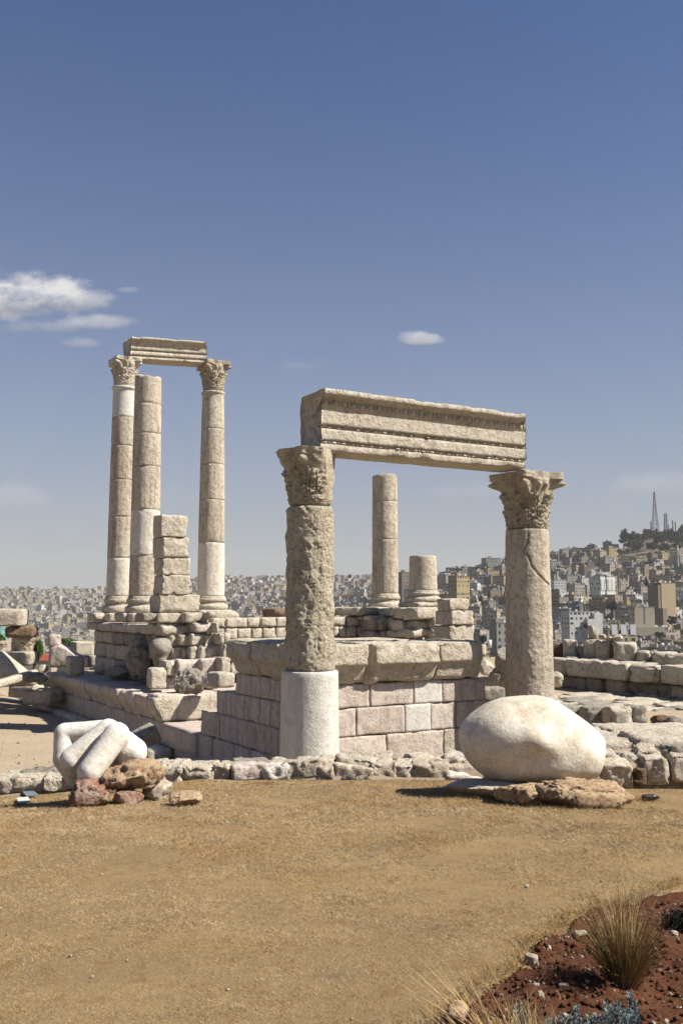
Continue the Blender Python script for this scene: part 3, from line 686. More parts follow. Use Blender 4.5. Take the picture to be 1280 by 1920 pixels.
# ------------------------------------------------------------------ rear podium: flank, cella front, piers, cross wall
def rubble_rows(root, p0, dirv, L, depth, rows, mats, jitter=.02, name='wall_block', r=.03, yaw=None, wmin=.35, wmax=.8, amp=.03, chip=.08):
    """courses of rough stones; rows = [(z0, z1), ...] from the bottom; p0 = front left foot"""
    yaw = math.atan2(dirv[1], dirv[0]) if yaw is None else yaw; dn = np.array([-dirv[1], dirv[0], 0])
    for (z0, z1, *rest) in rows:
        Lr_ = rest[0] if rest else L; x = 0.0; mul = rest[1] if len(rest) > 1 else 1
        while x < Lr_ - .1:
            wd = min(rng.uniform(wmin, wmax) * mul, Lr_ - x); 
            if Lr_ - x - wd < .2: wd = Lr_ - x
            Q, Fc = stone((wd - .02, depth * rng.uniform(.9, 1.0), z1 - z0 - .015), r=r, amp=amp, chip=chip, res=.1)
            c = p0 + dirv * (x + wd / 2) + dn * (depth / 2 + rng.uniform(-jitter, jitter)); c = np.array([c[0], c[1], (z0 + z1) / 2])
            mesh_obj(name, Q, Fc, rng.choice(mats), root, at=c, yaw=yaw); x += wd
vA = v_at(165, -.3)
rear = empty('rear_podium', T(2, 15, .4), 'rear podium of big dark shaded blocks carrying the tall left columns', 'podium')
vfront = 13.3
# shaded left flank
p = T(.35, 20.2, 0)
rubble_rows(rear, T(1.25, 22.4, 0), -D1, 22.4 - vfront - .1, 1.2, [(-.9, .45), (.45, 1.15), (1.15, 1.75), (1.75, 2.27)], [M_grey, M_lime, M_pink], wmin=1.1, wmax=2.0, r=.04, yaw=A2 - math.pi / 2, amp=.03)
rubble_rows(rear, T(1.0, 22.7, 0), -D1, 22.7 - vfront, 1.8, [(2.27, 2.63)], [M_lime, M_pink], wmin=1.3, wmax=2.2, r=.04, yaw=A2 - math.pi / 2, amp=.015)
for (v0, v1, u1) in [(13.0, 15.0, 1.9), (15.05, 17.1, 1.9), (17.4, 19.6, 2.0)]:
    pass
tblock('floor_slab', 2.3, 7.5, vfront + 1.0, 22, 1.6, 2.5, M_lime, rear, r=.04, amp=.02, res=.4)
# rounded bench stones under the columns
for (x0, x1, yt, yb, Y) in [(178, 236, 1149, 1165, 40.4), (231, 300, 1149, 1167, 38.0), (401, 451, 1145, 1166, 36.6)]:
    pblock('bench_stone', x0, x1, yt, yb, Y, 1.3, M_lime, parent=rear, r=.16, amp=.015, chip=.04, res=.08)
# cella front wall below the pier (lit face)
cella = empty('cella_wall', T(2.2, vfront, .4), 'lit rough stone wall in uneven courses under the square stone pier', 'wall')
Yf = 34.3
CEL = [(268, 298, 1150, 1166, 1), (296, 349, 1150, 1168, 0), (349, 391, 1149, 1168, 0), (391, 404, 1147, 1160, 0),
       (296, 367, 1169, 1190, 0), (367, 405, 1168, 1186, 0), (405, 411, 1168, 1187, 0),
       (306, 318, 1191, 1210, 1), (318, 336, 1191, 1212, 0), (337, 358, 1191, 1211, 0), (358, 405, 1188, 1211, 0),
       (300, 322, 1212, 1238, 1), (322, 341, 1213, 1238, 0), (342, 357, 1213, 1237, 0), (357, 373, 1212, 1237, 0), (374, 420, 1208, 1236, 0),
       (310, 334, 1239, 1268, 0), (334, 379, 1238, 1268, 2), (375, 415, 1235, 1268, 2), (415, 432, 1233, 1268, 0),
       (315, 330, 1268, 1292, 0), (330, 378, 1268, 1292, 0), (378, 388, 1268, 1290, 0), (386, 412, 1266, 1290, 2), (411, 421, 1187, 1209, 0), (421, 432, 1187, 1209, 0), (418, 432, 1209, 1234, 0)]
for (x0, x1, yt, yb, m_) in CEL:
    pblock('wall_block', x0, x1, yt, yb, Yf - rng.uniform(0, .25) - (.5 if yt > 1232 else 0), rng.uniform(.9, 1.2), [M_lime, M_grey, M_pink][m_], parent=cella, r=.03, amp=.03, chip=.10, res=.07)
pier = empty('stone_pier', W(330, 1148, Yf), 'square pier of six stacked rough blocks beside the tall columns', 'pier')
for (x0, x1, yt, yb, d) in [(300, 352, 964, 1006, .9), (301, 355, 1006, 1046, .95), (301, 357, 1046, 1078, .95), (302, 357, 1078, 1115, 1.0), (297, 376, 1115, 1149, 1.2)]:
    pblock('pier_block', x0 + 2, x1, yt, yb, Yf + .1, d, M_lime, parent=pier, r=.025, amp=.028, chip=.09, res=.06, cut=.08 if yt < 970 or yt > 1110 else 0)
# cross wall between the halves of the cella
cross = empty('cross_wall', W(430, 1200, 33.8), 'low course wall of squared stones crossing the ruin behind the podium', 'wall')
pc = W(398, 1180, 35.6); zc = [zpx(430, y, 36.2) for y in (1240, 1222, 1199, 1177, 1158)]
rubble_rows(cross, np.array([pc[0], pc[1], 0]), D2, 7.6, .8, [(zc[0] - .5, zc[0]), (zc[0], zc[1]), (zc[1], zc[2])], [M_lime, M_grey], wmin=.3, wmax=.9, r=.035)
rubble_rows(cross, np.array([pc[0], pc[1], 0]), D2, 7.6, .8, [(zc[2], zc[3])], [M_lime, M_lime, M_grey], wmin=.30, wmax=.62, r=.035)
rubble_rows(cross, np.array([pc[0], pc[1], 0]), D2, 6.9, .8, [(zc[3], zc[4])], [M_lime], wmin=.5, wmax=.95, r=.025)
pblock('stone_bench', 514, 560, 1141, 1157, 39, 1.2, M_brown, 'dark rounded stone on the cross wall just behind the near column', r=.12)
# podium under the two right columns
rp = empty('column_podium', W(760, 1200, 37), 'broken rubble podium carrying the short stump and medium column', 'podium')
RP = [(664, 733, 1139, 1154, 38.3, 0, 1.6), (733, 752, 1141, 1156, 38, 0, .8), (753, 778, 1140, 1156, 37, 0, .7), (781, 828, 1139, 1161, 35.6, 0, 1.1),
      (694, 737, 1155, 1163, 38.0, 0, 1.5), (700, 716, 1160, 1184, 37.9, 1, .8), (714, 738, 1157, 1183, 37.8, 1, .9), (736, 757, 1158, 1183, 37.6, 1, .9),
      (756, 782, 1163, 1183, 36.5, 0, .7), (782, 813, 1163, 1181, 36, 0, .7), (813, 829, 1160, 1180, 35.9, 0, .7),
      (698, 720, 1184, 1209, 37.7, 1, .8), (720, 738, 1184, 1209, 37.6, 1, .8), (738, 755, 1184, 1209, 37.5, 1, .8), (752, 776, 1183, 1197, 36.7, 0, .8), (774, 813, 1180, 1196, 35.8, 0, .8),
      (813, 826, 1181, 1196, 35.8, 0, .6), (754, 771, 1197, 1212, 36.5, 0, .7), (771, 789, 1197, 1212, 36.3, 1, .7), (788, 817, 1196, 1212, 35.9, 0, .7), (815, 828, 1197, 1212, 35.9, 1, .6),
      (816, 834, 1140, 1160, 36.2, 1, 1.0)]
for (x0, x1, yt, yb, Y, m_, d) in RP:
    pblock('wall_block', x0, x1, yt, yb, Y, d * 1.3, [M_lime, M_grey][m_], parent=rp, r=.04, amp=.035, chip=.12, res=.08)
tblock('core_fill', 10.3, 12.6, 11.0, 17.5, .2, 2.6, M_grey, rp, res=.3)
pier2 = empty('stone_pier', W(862, 1207, 29.2), 'stack of three rough blocks on the right end of the podium', 'pier')
for (x0, x1, yt, yb, d, m_) in [(843, 879, 1122, 1145, .7, M_lime), (846, 888, 1145, 1172, .85, M_lime), (843, 889, 1172, 1209, .9, M_lime)]:
    pblock('pier_block', x0, x1, yt, yb, 29.2, d, m_, parent=pier2, r=.03, amp=.03, chip=.10, res=.06, cut=.06)

# ------------------------------------------------------------------ modelling by distance field
def smin(a, b, k):
    h = np.clip(.5 + .5 * (b - a) / k, 0, 1); return b + (a - b) * h - k * h * (1 - h)
def smax(a, b, k): return -smin(-a, -b, k)
def net(sdf, lo, hi, res):
    lo = np.array(lo, float); hi = np.array(hi, float); n = np.ceil((hi - lo) / res).astype(int) + 1
    g = [lo[i] + res * np.arange(n[i]) for i in range(3)]; Gx, Gy, Gz = np.meshgrid(*g, indexing='ij')
    D = sdf(np.stack([Gx.ravel(), Gy.ravel(), Gz.ravel()], 1)).reshape(n); s = D < 0
    acc = np.zeros(tuple(n - 1) + (3,)); cnt = np.zeros(tuple(n - 1))
    for ax in range(3):
        a = np.take(D, range(n[ax] - 1), ax); b = np.take(D, range(1, n[ax]), ax); cr = (a < 0) != (b < 0)
        t = np.where(cr, a / np.where(cr, a - b, 1), 0); o = [i for i in range(3) if i != ax]
        for d0 in (0, 1):
            for d1 in (0, 1):
                sl_ = [None] * 3; sl_[ax] = slice(None); sl_[o[0]] = slice(d0, n[o[0]] - 1 + d0); sl_[o[1]] = slice(d1, n[o[1]] - 1 + d1)
                c = cr[tuple(sl_)]; tt = t[tuple(sl_)]; p = np.zeros(c.shape + (3,)); p[..., ax] = tt; p[..., o[0]] = d0; p[..., o[1]] = d1
                acc += p * c[..., None]; cnt += c
    act = cnt > 0; idx = -np.ones(act.shape, int); idx[act] = np.arange(act.sum())
    I = np.argwhere(act); V = lo + (I + acc[act] / cnt[act][:, None]) * res; Fc = []
    for ax in range(3):
        a = np.take(s, range(n[ax] - 1), ax); b = np.take(s, range(1, n[ax]), ax); cr = np.argwhere(a != b); o = [(ax + 1) % 3, (ax + 2) % 3]
        ok = (cr[:, o[0]] > 0) & (cr[:, o[1]] > 0) & (cr[:, o[0]] < n[o[0]] - 1) & (cr[:, o[1]] < n[o[1]] - 1); cr = cr[ok]
        q = []
        for d0, d1 in ((-1, -1), (0, -1), (0, 0), (-1, 0)):
            c = cr.copy(); c[:, o[0]] += d0; c[:, o[1]] += d1; q.append(idx[c[:, 0], c[:, 1], c[:, 2]])
        q = np.stack(q, 1); inn = s[cr[:, 0], cr[:, 1], cr[:, 2]]; q = np.where(inn[:, None], q, q[:, ::-1]); Fc.append(q[(q >= 0).all(1)])
    return V, np.concatenate(Fc).astype(np.int32)
def capsule(P, a, b, ra, rb):
    a = np.array(a, float); b = np.array(b, float); ab = b - a; t = np.clip(((P - a) @ ab) / (ab @ ab), 0, 1)
    return np.linalg.norm(P - a - t[:, None] * ab, axis=1) - (ra + (rb - ra) * t)
def ellip(P, c, r, rot=0.0, tilt=0.0):
    Q = P - np.array(c, float); Mx = np.array(Matrix.Rotation(-rot, 3, 'Y') @ Matrix.Rotation(-tilt, 3, 'Z')); Q = Q @ Mx.T; r = np.array(r, float)
    k0 = np.linalg.norm(Q / r, axis=1); k1 = np.linalg.norm(Q / (r * r), axis=1); return k0 * (k0 - 1) / np.maximum(k1, 1e-6)

# giant marble fist fragment
YH = 12.0; SC = YH / F
def hp(zx, zy, dy=0.0):   # zoomed crop pixel -> world
    p = W(80 + zx / 4, 1330 + zy / 4, YH + dy * .9); return np.array([p[0], YH + dy, p[2]])
def sdf_hand(P):
    q = SC / 4
    fL = smin(capsule(P, hp(480, 155, .36), hp(165, 182, .34), 74 * q, 76 * q), capsule(P, hp(158, 190, .34), hp(152, 375, .24), 78 * q, 74 * q), .02)
    fL = smin(fL, capsule(P, hp(152, 375, .24), hp(235, 540, .16), 72 * q, 52 * q), .02)
    f2 = smin(capsule(P, hp(490, 158, .10), hp(222, 372, -.06), 84 * q, 86 * q), capsule(P, hp(222, 384, -.06), hp(275, 525, .06), 88 * q, 68 * q), .012)
    f3 = capsule(P, hp(556, 195, -.12), hp(365, 462, -.34), 96 * q, 88 * q); f3 = smin(f3, capsule(P, hp(358, 462, -.30), hp(340, 515, -.22), 84 * q, 70 * q), .03)
    f3 = smax(f3, ((P - hp(335, 555, -.1)) @ np.array([-.15, -.25, -1.0])) / 1.04, .02)
    back = smin(capsule(P, hp(560, 190, .08), hp(690, 318, .06), 92 * q, 88 * q), capsule(P, hp(520, 190, .34), hp(690, 300, .36), 95 * q, 90 * q), .08)
    back = smax(back, ((P - hp(640, 170, 0)) @ np.array([.60, .0, .80])) - .012, .16)
    f4 = smin(capsule(P, hp(610, 320, .02), hp(640, 385, .04), 66 * q, 62 * q), capsule(P, hp(640, 385, .04), hp(715, 350, .04), 60 * q, 62 * q), .04)
    inner = capsule(P, hp(420, 400, .46), hp(560, 460, .42), 105 * q, 80 * q)
    d = smin(smin(f2, f3, .010), fL, .010); d = smin(d, back, .06); d = smin(d, f4, .06); d = smin(d, inner, .05)
    d = smax(d, ((P - hp(772, 320, 0)) @ np.array([1.0, -.1, -.15])), .02)         # broken end
    d = d + .007 * fbm(P, 2.6, 3, 4) + .0025 * fbm(P, 14, 4, 3)
    return smax(d, -(P[:, 2] - hp(0, 590)[2]), .02)
V, Fc = net(sdf_hand, hp(30, 600, 0) + [-.28, -.62, -.04], hp(830, 50, 0) + [.08, .85, .12], .0115)
hand = mesh_obj('marble_fist', V, Fc, M_marble, origin=hp(300, 590, .1)); tag(hand, 'giant white marble fist fragment with three curled fingers resting on red and ochre rocks', 'sculpture')

# giant marble elbow fragment
YEL = 12.2
def ep(zx, zy, dy=0.0):
    p = W(820 + zx / 2.783, 1160 + zy / 2.783, YEL); return np.array([p[0], YEL + dy, p[2]])
q = YEL / F / 2.783
def sdf_elbow(P):
    d = ellip(P, ep(368, 632, .15), (243 * q, .64, 206 * q), .0)
    d = smin(d, ellip(P, ep(560, 580, .20), (215 * q, .60, 185 * q), .25), .18)
    d = smin(d, ellip(P, ep(690, 690, .12), (205 * q, .56, 165 * q), .25), .22)
    d = smin(d, ellip(P, ep(500, 625, -.26), (120 * q, .28, 62 * q), .35), .20)
    d = smin(d, ellip(P, ep(560, 760, .06), (290 * q, .52, 92 * q), -.02), .22)
    d = smax(d, ((P - ep(872, 650, 0)) @ np.array([.95, -.12, -.28])), .03)
    d = smax(d, ((P - ep(790, 540, 0)) @ np.array([.56, .05, .82])), .05)
    d = smax(d, ((P - ep(480, 393, 0)) @ np.array([.02, .1, .99])), .08)
    d = smax(d, ((P - ep(260, 470, 0)) @ np.array([-.55, -.05, .83])) - .03, .10)
    d = smax(d, ((P - ep(400, 760, -.50)) @ np.array([-.22, -.76, -.62])), .14)
    d = smax(d, -(P[:, 2] - ep(0, 842)[2]), .05)
    return d + .016 * fbm(P, 1.9, 13, 3) + .006 * fbm(P, 7, 14, 4) + .022 * np.clip(fbm(P, 3.5, 15, 2) - .38, 0, 1)
V, Fc = net(sdf_elbow, ep(80, 900, -1.0), ep(930, 340, 1.05), .022)
elb = mesh_obj('marble_elbow', V, Fc, M_marble2, origin=ep(450, 842, .1)); tag(elb, 'huge smooth cream marble elbow fragment lying on the lawn edge by the right column', 'sculpture')

# rocks under the sculptures
def crag(size, seed, res, rough=.1, planes=16):
    s = np.array(size, float); n = [int(min(46, max(5, round(a / res)))) for a in s]; U, Fc = box_template(*n)
    P = U / np.linalg.norm(U * [2, 2, 2], axis=1, keepdims=True) * s * 1.18; rs = np.random.RandomState(seed); off = np.array([seed * 1.37 % 50, seed * 2.91 % 50, seed * .77 % 50]); m = s.min()
    for _ in range(planes):
        pn = rs.normal(size=3); pn /= np.linalg.norm(pn); pn = pn / s; pn /= np.linalg.norm(pn); sup = np.linalg.norm(s / 2 * pn)
        d = (P * pn).sum(1) - sup * rs.uniform(.78, 1.06); P = P - np.outer(np.clip(d, 0, 9), pn)
    N = P / np.linalg.norm(P, axis=1, keepdims=True); st = fbm(P + off, 2.2 / m, seed, 3); st = np.round(st * 5) / 5 * .6 + st * .4
    d = rough * m * (.55 * st + .45 * ridge(P + off, 5.0 / m, seed + 3, 4) + .3 * fbm(P + off, 14 / m, seed + 5, 3))
    P = P + N * d[:, None]; P = np.clip(P, -s * .56, s * .56); return P, Fc

def rock(name, x0, x1, yt, yb, Y, d, mat, label, cat='rock', amp=.10, r=.12, parent=None, res=.035, yaw=.1, seed=None, chip=.08, group=None, freq=None):
    sc = Y / F; s = ((x1 - x0) * sc, d, (yb - yt) * sc); m = min(s)
    if amp >= .12: Q, Fc = crag(s, seed or nseed(), min(res, m / 9), rough=amp * 1.0)
    else:
        Q, Fc = stone(s, r=min(r, m * .42), amp=amp * m, chip=chip * m * 1.6, res=res * 1.0, seed=seed, freq=freq); sdn = nseed(); Q = Q * (1 + .30 * amp * 2 * ridge(Q + sdn, 1.6 / max(s), sdn, 3))[:, None]
    c = W((x0 + x1) / 2, (yt + yb) / 2, Y); o = mesh_obj(name, Q, Fc, mat, parent, at=(c[0], c[1] + d * .35, c[2]), yaw=yaw)
    if parent is None: tag(o, label, cat, group)
    return o
rock('rock', 129, 196, 1469, 1512, 11.35, .42, M_red, 'red veined rock beneath the finger tips of the marble fist', amp=.46)
rock('rock', 196, 298, 1436, 1486, 11.5, .60, M_flint, 'largest ochre pitted rock wedged under the broken end of the marble fist', amp=.46, yaw=-.1)
rock('rock', 208, 262, 1486, 1512, 11.4, .35, M_red, 'low dark red rock under the ochre rock', amp=.25)
rock('rock', 268, 316, 1466, 1500, 11.9, .45, M_rub, 'pale pink rock right of the ochre rock', amp=.25)
rock('rock', 318, 372, 1490, 1512, 11.1, .40, M_flint, 'flat tan rock lying on the lawn right of the fist rocks', amp=.25)
rock('rock', 850, 1000, 1472, 1496, 11.8, .75, M_rub, 'broad low pale slab rock under the left part of the marble elbow', amp=.16, yaw=-.22)
rock('rock', 938, 1040, 1478, 1508, 11.3, .5, M_flint, 'dark pitted ochre rock with grass before it below the middle of the elbow', amp=.46, yaw=-.1)
rock('rock', 1025, 1180, 1476, 1520, 11.1, .8, M_flint, 'big reddish gold rock below the right end of the marble elbow', amp=.46, yaw=.12)
rock('rock', 930, 985, 1455, 1478, 12.2, .4, M_brown, 'small dark rock wedged under the marble elbow', amp=.2)
rock('rock', 270, 286, 1408, 1432, 13.2, .25, M_grey, 'small grey broken stone behind the cut end of the marble fist', amp=.25)

# ------------------------------------------------------------------ rubble retaining wall at the lawn edge
rw = empty('rubble_wall', (0, 14.6, .6), 'low dry stone rubble wall of pale stones along the far edge of the lawn', 'wall')
topx = [-40, 0, 60, 110, 270, 300, 340, 400, 440, 520, 560, 600, 680, 760, 850, 900, 1120, 1200, 1330]
topy = [t_ + 5 for t_ in [1458, 1458, 1452, 1455, 1436, 1428, 1434, 1434, 1431, 1432, 1428, 1421, 1419, 1424, 1424, 1412, 1408, 1400, 1404]]
basx = [-40, 0, 130, 330, 420, 600, 700, 850, 900, 1130, 1160, 1330]; basy = [1482, 1481, 1477, 1463, 1458, 1456, 1460, 1462, 1478, 1476, 1472, 1466]
hand_st = [(1100, 1127, 1428, 1478, M_rub), (1126, 1186, 1431, 1480, M_rub), (1133, 1160, 1415, 1436, M_rub), (1160, 1212, 1416, 1441, M_lime), (1186, 1212, 1440, 1470, M_brown),
           (1213, 1257, 1422, 1472, M_rub), (1198, 1240, 1405, 1424, M_rub), (1245, 1268, 1412, 1445, M_grey), (1262, 1330, 1420, 1472, M_rub), (1258, 1310, 1402, 1422, M_grey)]
mx = np.linspace(-60, 1345, 120); mtop = np.array([W(a_, float(np.interp(a_, topx, topy)) + 5, 14.9) for a_ in mx]); mb0 = mtop.copy(); mb0[:, 1] = 14.32; mb0[:, 2] -= .10; mb1 = mb0.copy(); mb1[:, 2] = .3; mt2 = mtop.copy(); mt2[:, 1] = 15.3
mesh_obj('mortar_bed', np.concatenate([mb1, mb0, mtop, mt2]), grid_faces(4, 120), M_dust, rw, origin=(0, 14.6, .6))
x = -36; nst = 0
def rstone(x0, x1, yt, yb, Y, d, mat, yaw):
    s0 = Y / F; s = ((x1 - x0) * s0, d, (yb - yt) * s0)
    Q, Fc = stone((s[0] * 1.02, s[1], s[2] * 1.02), r=.03, amp=.035, chip=.10, res=.03, facet=9, fk=1.5)
    c = W((x0 + x1) / 2, (yt + yb) / 2, Y); mesh_obj('wall_stone', Q, Fc, mat, rw, at=(c[0], c[1] + d / 2, c[2]), yaw=yaw, tilt=(rng.uniform(-.12, .12), rng.uniform(-.12, .12)))
while x < 1110:
    wd = rng.uniform(24, 76); yt = float(np.interp(x + wd / 2, topx, topy)); yb = float(np.interp(x + wd / 2, basx, basy)); h = yb - yt
    if 640 < x < 860: h *= .75
    hh = rng.uniform(.85, 1.1) * h
    m = rng.choice([M_rub, M_rub, M_rub, M_lime, M_pink, M_rub, M_cream])
    if h > 30 and rng.random() < .8:
        rstone(x, x + wd, yb - hh * .55, yb + 8, 14.3, .5, m, rng.uniform(-.2, .2)); a = rng.uniform(-8, 8)
        rstone(x + a, x + wd + a, yb - hh, yb - hh * .42, 14.5, .6, rng.choice([M_rub, M_lime]), rng.uniform(-.2, .2))
    else: rstone(x, x + wd + 3, yb - hh, yb + 8, 14.35, .5, m, rng.uniform(-.2, .2))
    if nst % 1 == 0: rstone(x + rng.uniform(-10, 14), x + wd + rng.uniform(-4, 18), yt - 2 + rng.uniform(-2, 4), yt + 12, 14.85, .75, rng.choice([M_rub, M_rub, M_grey, M_lime]), rng.uniform(-.3, .3))
    x += wd * .96; nst += 1
for (x0, x1, yt, yb, m) in hand_st: rstone(x0, x1, yt, yb, 14.2 if yb > 1460 else 14.55, .5, m, rng.uniform(-.2, .2))

# ------------------------------------------------------------------ loose stones around the ruin
def loose(name, x0, x1, yt, yb, Y, d, mat, label, cat='stone block', r=.05, amp=.03, chip=.08, yaw=A2, cut=0, warp=None, tilt=(0, 0), res=.07, group=None, seed=None):
    return pblock(name, x0, x1, yt, yb, Y, d, mat, label, cat, yaw=yaw, tilt=tilt, r=r, amp=amp, chip=chip, cut=cut, warp=warp, res=res, group=group, seed=seed)
def wedge(Q, s):
    Q = Q.copy(); t = (Q[:, 0] + s[0] / 2) / s[0]; k = 1 - .62 * ss(.2, 1, t); Q[:, 2] = -s[2] / 2 + (Q[:, 2] + s[2] / 2) * k; return Q
loose('broken_statue_base', 90, 158, 1206, 1252, 43.5, 1.2, M_pink, 'large sloping broken stone with rounded top at the far left end of the long platform', r=.14, warp=wedge, yaw=.1)
rock('rounded_stone', 88, 112, 1190, 1216, 43.6, .6, M_pink, 'knob shaped stone on top of the sloping broken stone', amp=.06, r=.3, chip=.02, res=.08)
loose('upright_stone', 130, 159, 1231, 1266, 39.5, .5, M_lime, 'small upright pointed stone standing on the platform edge', r=.08, amp=.06, cut=.12, yaw=.6)
loose('stone_block', 142, 175, 1204, 1229, 45, 1.2, M_lime, 'squared stone behind the sloping stone, in front of green bushes', yaw=.5, chip=.12)
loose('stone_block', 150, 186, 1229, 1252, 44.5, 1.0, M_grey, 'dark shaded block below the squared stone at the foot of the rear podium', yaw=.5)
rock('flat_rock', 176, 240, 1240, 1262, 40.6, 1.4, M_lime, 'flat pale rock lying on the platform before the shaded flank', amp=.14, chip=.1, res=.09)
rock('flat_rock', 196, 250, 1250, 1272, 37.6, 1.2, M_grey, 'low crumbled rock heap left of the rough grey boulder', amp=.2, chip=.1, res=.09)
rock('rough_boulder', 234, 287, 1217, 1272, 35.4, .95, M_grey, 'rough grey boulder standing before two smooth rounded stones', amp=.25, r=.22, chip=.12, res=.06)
rock('rounded_boulder', 240, 293, 1190, 1244, 36.2, 1.1, M_grey, 'smooth rounded boulder behind the rough grey boulder', amp=.05, r=.48, chip=.01, res=.08)
def skull(P):
    c = W(302, 1214, 34.4); d = ellip(P, c, (.42, .43, .38)); d = smin(d, ellip(P, c + np.array([-.02, .02, -.42]), (.25, .30, .42)), .14)
    d = smax(d, -ellip(P, c + np.array([-.02, -.40, -.22]), (.13, .16, .10)), .05); return d + .015 * fbm(P, 2.5, 3, 4)
c = W(302, 1214, 34.4); V, Fc = net(skull, c + [-.7, -.7, -.95], c + [.7, .7, .6], .045)
tag(mesh_obj('rounded_boulder', V, Fc, M_grey, origin=c - np.array([0, 0, .8])), 'smooth round-topped stone narrowing downward with a dark hollow in its side', 'boulder')
loose('upright_stone', 283, 313, 1253, 1293, 32.6, .5, M_lime, 'small square upright stone near the front edge of the platform', r=.06, amp=.04)
rock('rough_boulder', 328, 376, 1257, 1301, 31.4, .8, M_grey, 'pitted pale boulder on the platform edge by the cella wall', amp=.25, r=.2, chip=.12, res=.05)
loose('long_slab', 291, 409, 1303, 1346, T(-.3, v_at(291, -.3), 0)[1], .9, M_pink, 'long hammered slab closing the front end of the low platform', cat='stone slab', r=.04, amp=.02, cut=.03)
rock('rock', 376, 410, 1264, 1292, 30.8, .7, M_pink, 'small wedge of pinkish stone beside the pitted boulder', amp=.12, res=.07)
# far left group
loose('stone_block', -30, 41, 1142, 1174, 43.0, 1.4, M_lime, 'big pale block on top of the stacked ruins at the left edge', yaw=.1, r=.05, cut=.05)
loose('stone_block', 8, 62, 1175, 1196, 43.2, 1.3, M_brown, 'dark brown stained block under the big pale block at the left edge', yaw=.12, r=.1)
c = W(38, 1224, 43.6); zt = zpx(38, 1196, 43.6)
o = capital('carved_capital', (c[0], c[1] + .5), .42, float(c[2]), zt - float(c[2]), .5, M_cap, None, erode=.35, nth=90, nz=50); tag(o, 'brown carved capital squeezed between blocks at the left edge', 'capital')
loose('stone_slab', -30, 58, 1224, 1249, 42.6, 1.5, M_lime, 'pale slab carrying the brown carved capital', yaw=.1, r=.05)
def cone(P):
    c = W(-12, 1262, 40.5); return smax(capsule(P, c + [0, .3, .1], c + [1.4, .5, -.35], .85, .28), -(P[:, 2] - c[2] + .6), .1) + .03 * fbm(P, 1.5, 3, 4)
c = W(-12, 1262, 40.5); V, Fc = net(cone, c + [-1.3, -1.0, -.9], c + [2.2, 1.6, 1.3], .08)
tag(mesh_obj('sloping_boulder', V, Fc, M_lime, origin=c), 'smooth sloping boulder with a shaded left face at the left edge', 'boulder')
c = W(0, 1224, 41); zt = zpx(0, 1202, 41); o = capital('carved_capital', (c[0], c[1]), .25, float(c[2]), zt - float(c[2]), .8, M_cap, None, erode=.3, nth=60, nz=36); tag(o, 'small flared capital fragment cut by the left edge of the view', 'capital')
loose('stone_post', -8, 8, 1224, 1240, 41, .35, M_lime, 'small square stone under the flared capital fragment', yaw=.1)
# fallen beam, modelled as a long squared balk
a = W(-30, 1284, 36.0); b = W(73, 1255, 41.5); L = np.linalg.norm(b - a); Q, Fc = stone((L, .38, .30), r=.05, amp=.012, chip=.03, res=.12)
dd = (b - a) / L; tag(mesh_obj('fallen_beam', Q, Fc, M_lime, at=(a + b) / 2 - [0, 0, .12], yaw=math.atan2(dd[1], dd[0]), tilt=(0, -math.asin(dd[2]))), 'long narrow stone beam lying aslant at the left edge', 'beam')
rock('rock', 70, 88, 1248, 1262, 41, .6, M_rub, 'pale rock at the upper end of the long narrow beam', amp=.15, res=.08)
rock('rock', 40, 85, 1262, 1280, 40, .8, M_grey, 'dark low rock between the beam and the platform foot', amp=.2, res=.1)
def molding(Q, s):
    Q = Q.copy(); t = (Q[:, 1] + s[1] / 2) / s[1]; Q[:, 2] += .06 * np.sin(t * 14) * (Q[:, 2] > 0); return Q
for i, (x0, x1, yt, yb, Y, lb) in enumerate([(14, 62, 1283, 1308, 43.5, 'pale fluted base moulding, farthest left on the ground'), (40, 92, 1296, 1322, 40.5, 'pale fluted base moulding lying against the foot of the long platform')]):
    loose('base_molding', x0, x1, yt, yb, Y, 1.9, M_lime, lb, cat='stone molding', yaw=-.35 + math.pi / 2 * 0, r=.12, warp=molding, res=.06)
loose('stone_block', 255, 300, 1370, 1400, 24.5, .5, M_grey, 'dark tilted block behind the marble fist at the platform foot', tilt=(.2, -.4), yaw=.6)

# right side: seats, low walls, paving
seat = empty('stone_bench_wall', (10.5, 33, .3), 'long two-step wall of big rough slabs on the right beyond the paving', 'wall')
P0 = np.array([7.2, 37.4, 0]); dseat = -D1; yw = math.atan2(dseat[1], dseat[0])
rubble_rows(seat, P0 + D2 * .35, dseat, 9.2, .7, [(.25, .74)], [M_lime, M_grey], wmin=.4, wmax=1.1, r=.07, amp=.06, jitter=.22)
rubble_rows(seat, P0, dseat, 9.4, 1.7, [(.76, 1.38)], [M_lime, M_lime, M_pink], wmin=.8, wmax=2.0, r=.06, amp=.06, chip=.18, jitter=.10)
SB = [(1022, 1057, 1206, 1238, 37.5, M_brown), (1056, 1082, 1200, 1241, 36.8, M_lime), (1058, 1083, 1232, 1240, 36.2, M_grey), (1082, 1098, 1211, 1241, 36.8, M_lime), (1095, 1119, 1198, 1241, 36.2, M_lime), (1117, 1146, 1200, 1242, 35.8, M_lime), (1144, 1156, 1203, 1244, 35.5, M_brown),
      (1151, 1194, 1205, 1244, 34.6, M_lime), (1191, 1217, 1221, 1247, 34.2, M_lime), (1216, 1228, 1220, 1246, 34.4, M_grey), (1223, 1268, 1223, 1249, 33.6, M_lime), (1246, 1310, 1226, 1252, 32.6, M_lime)]
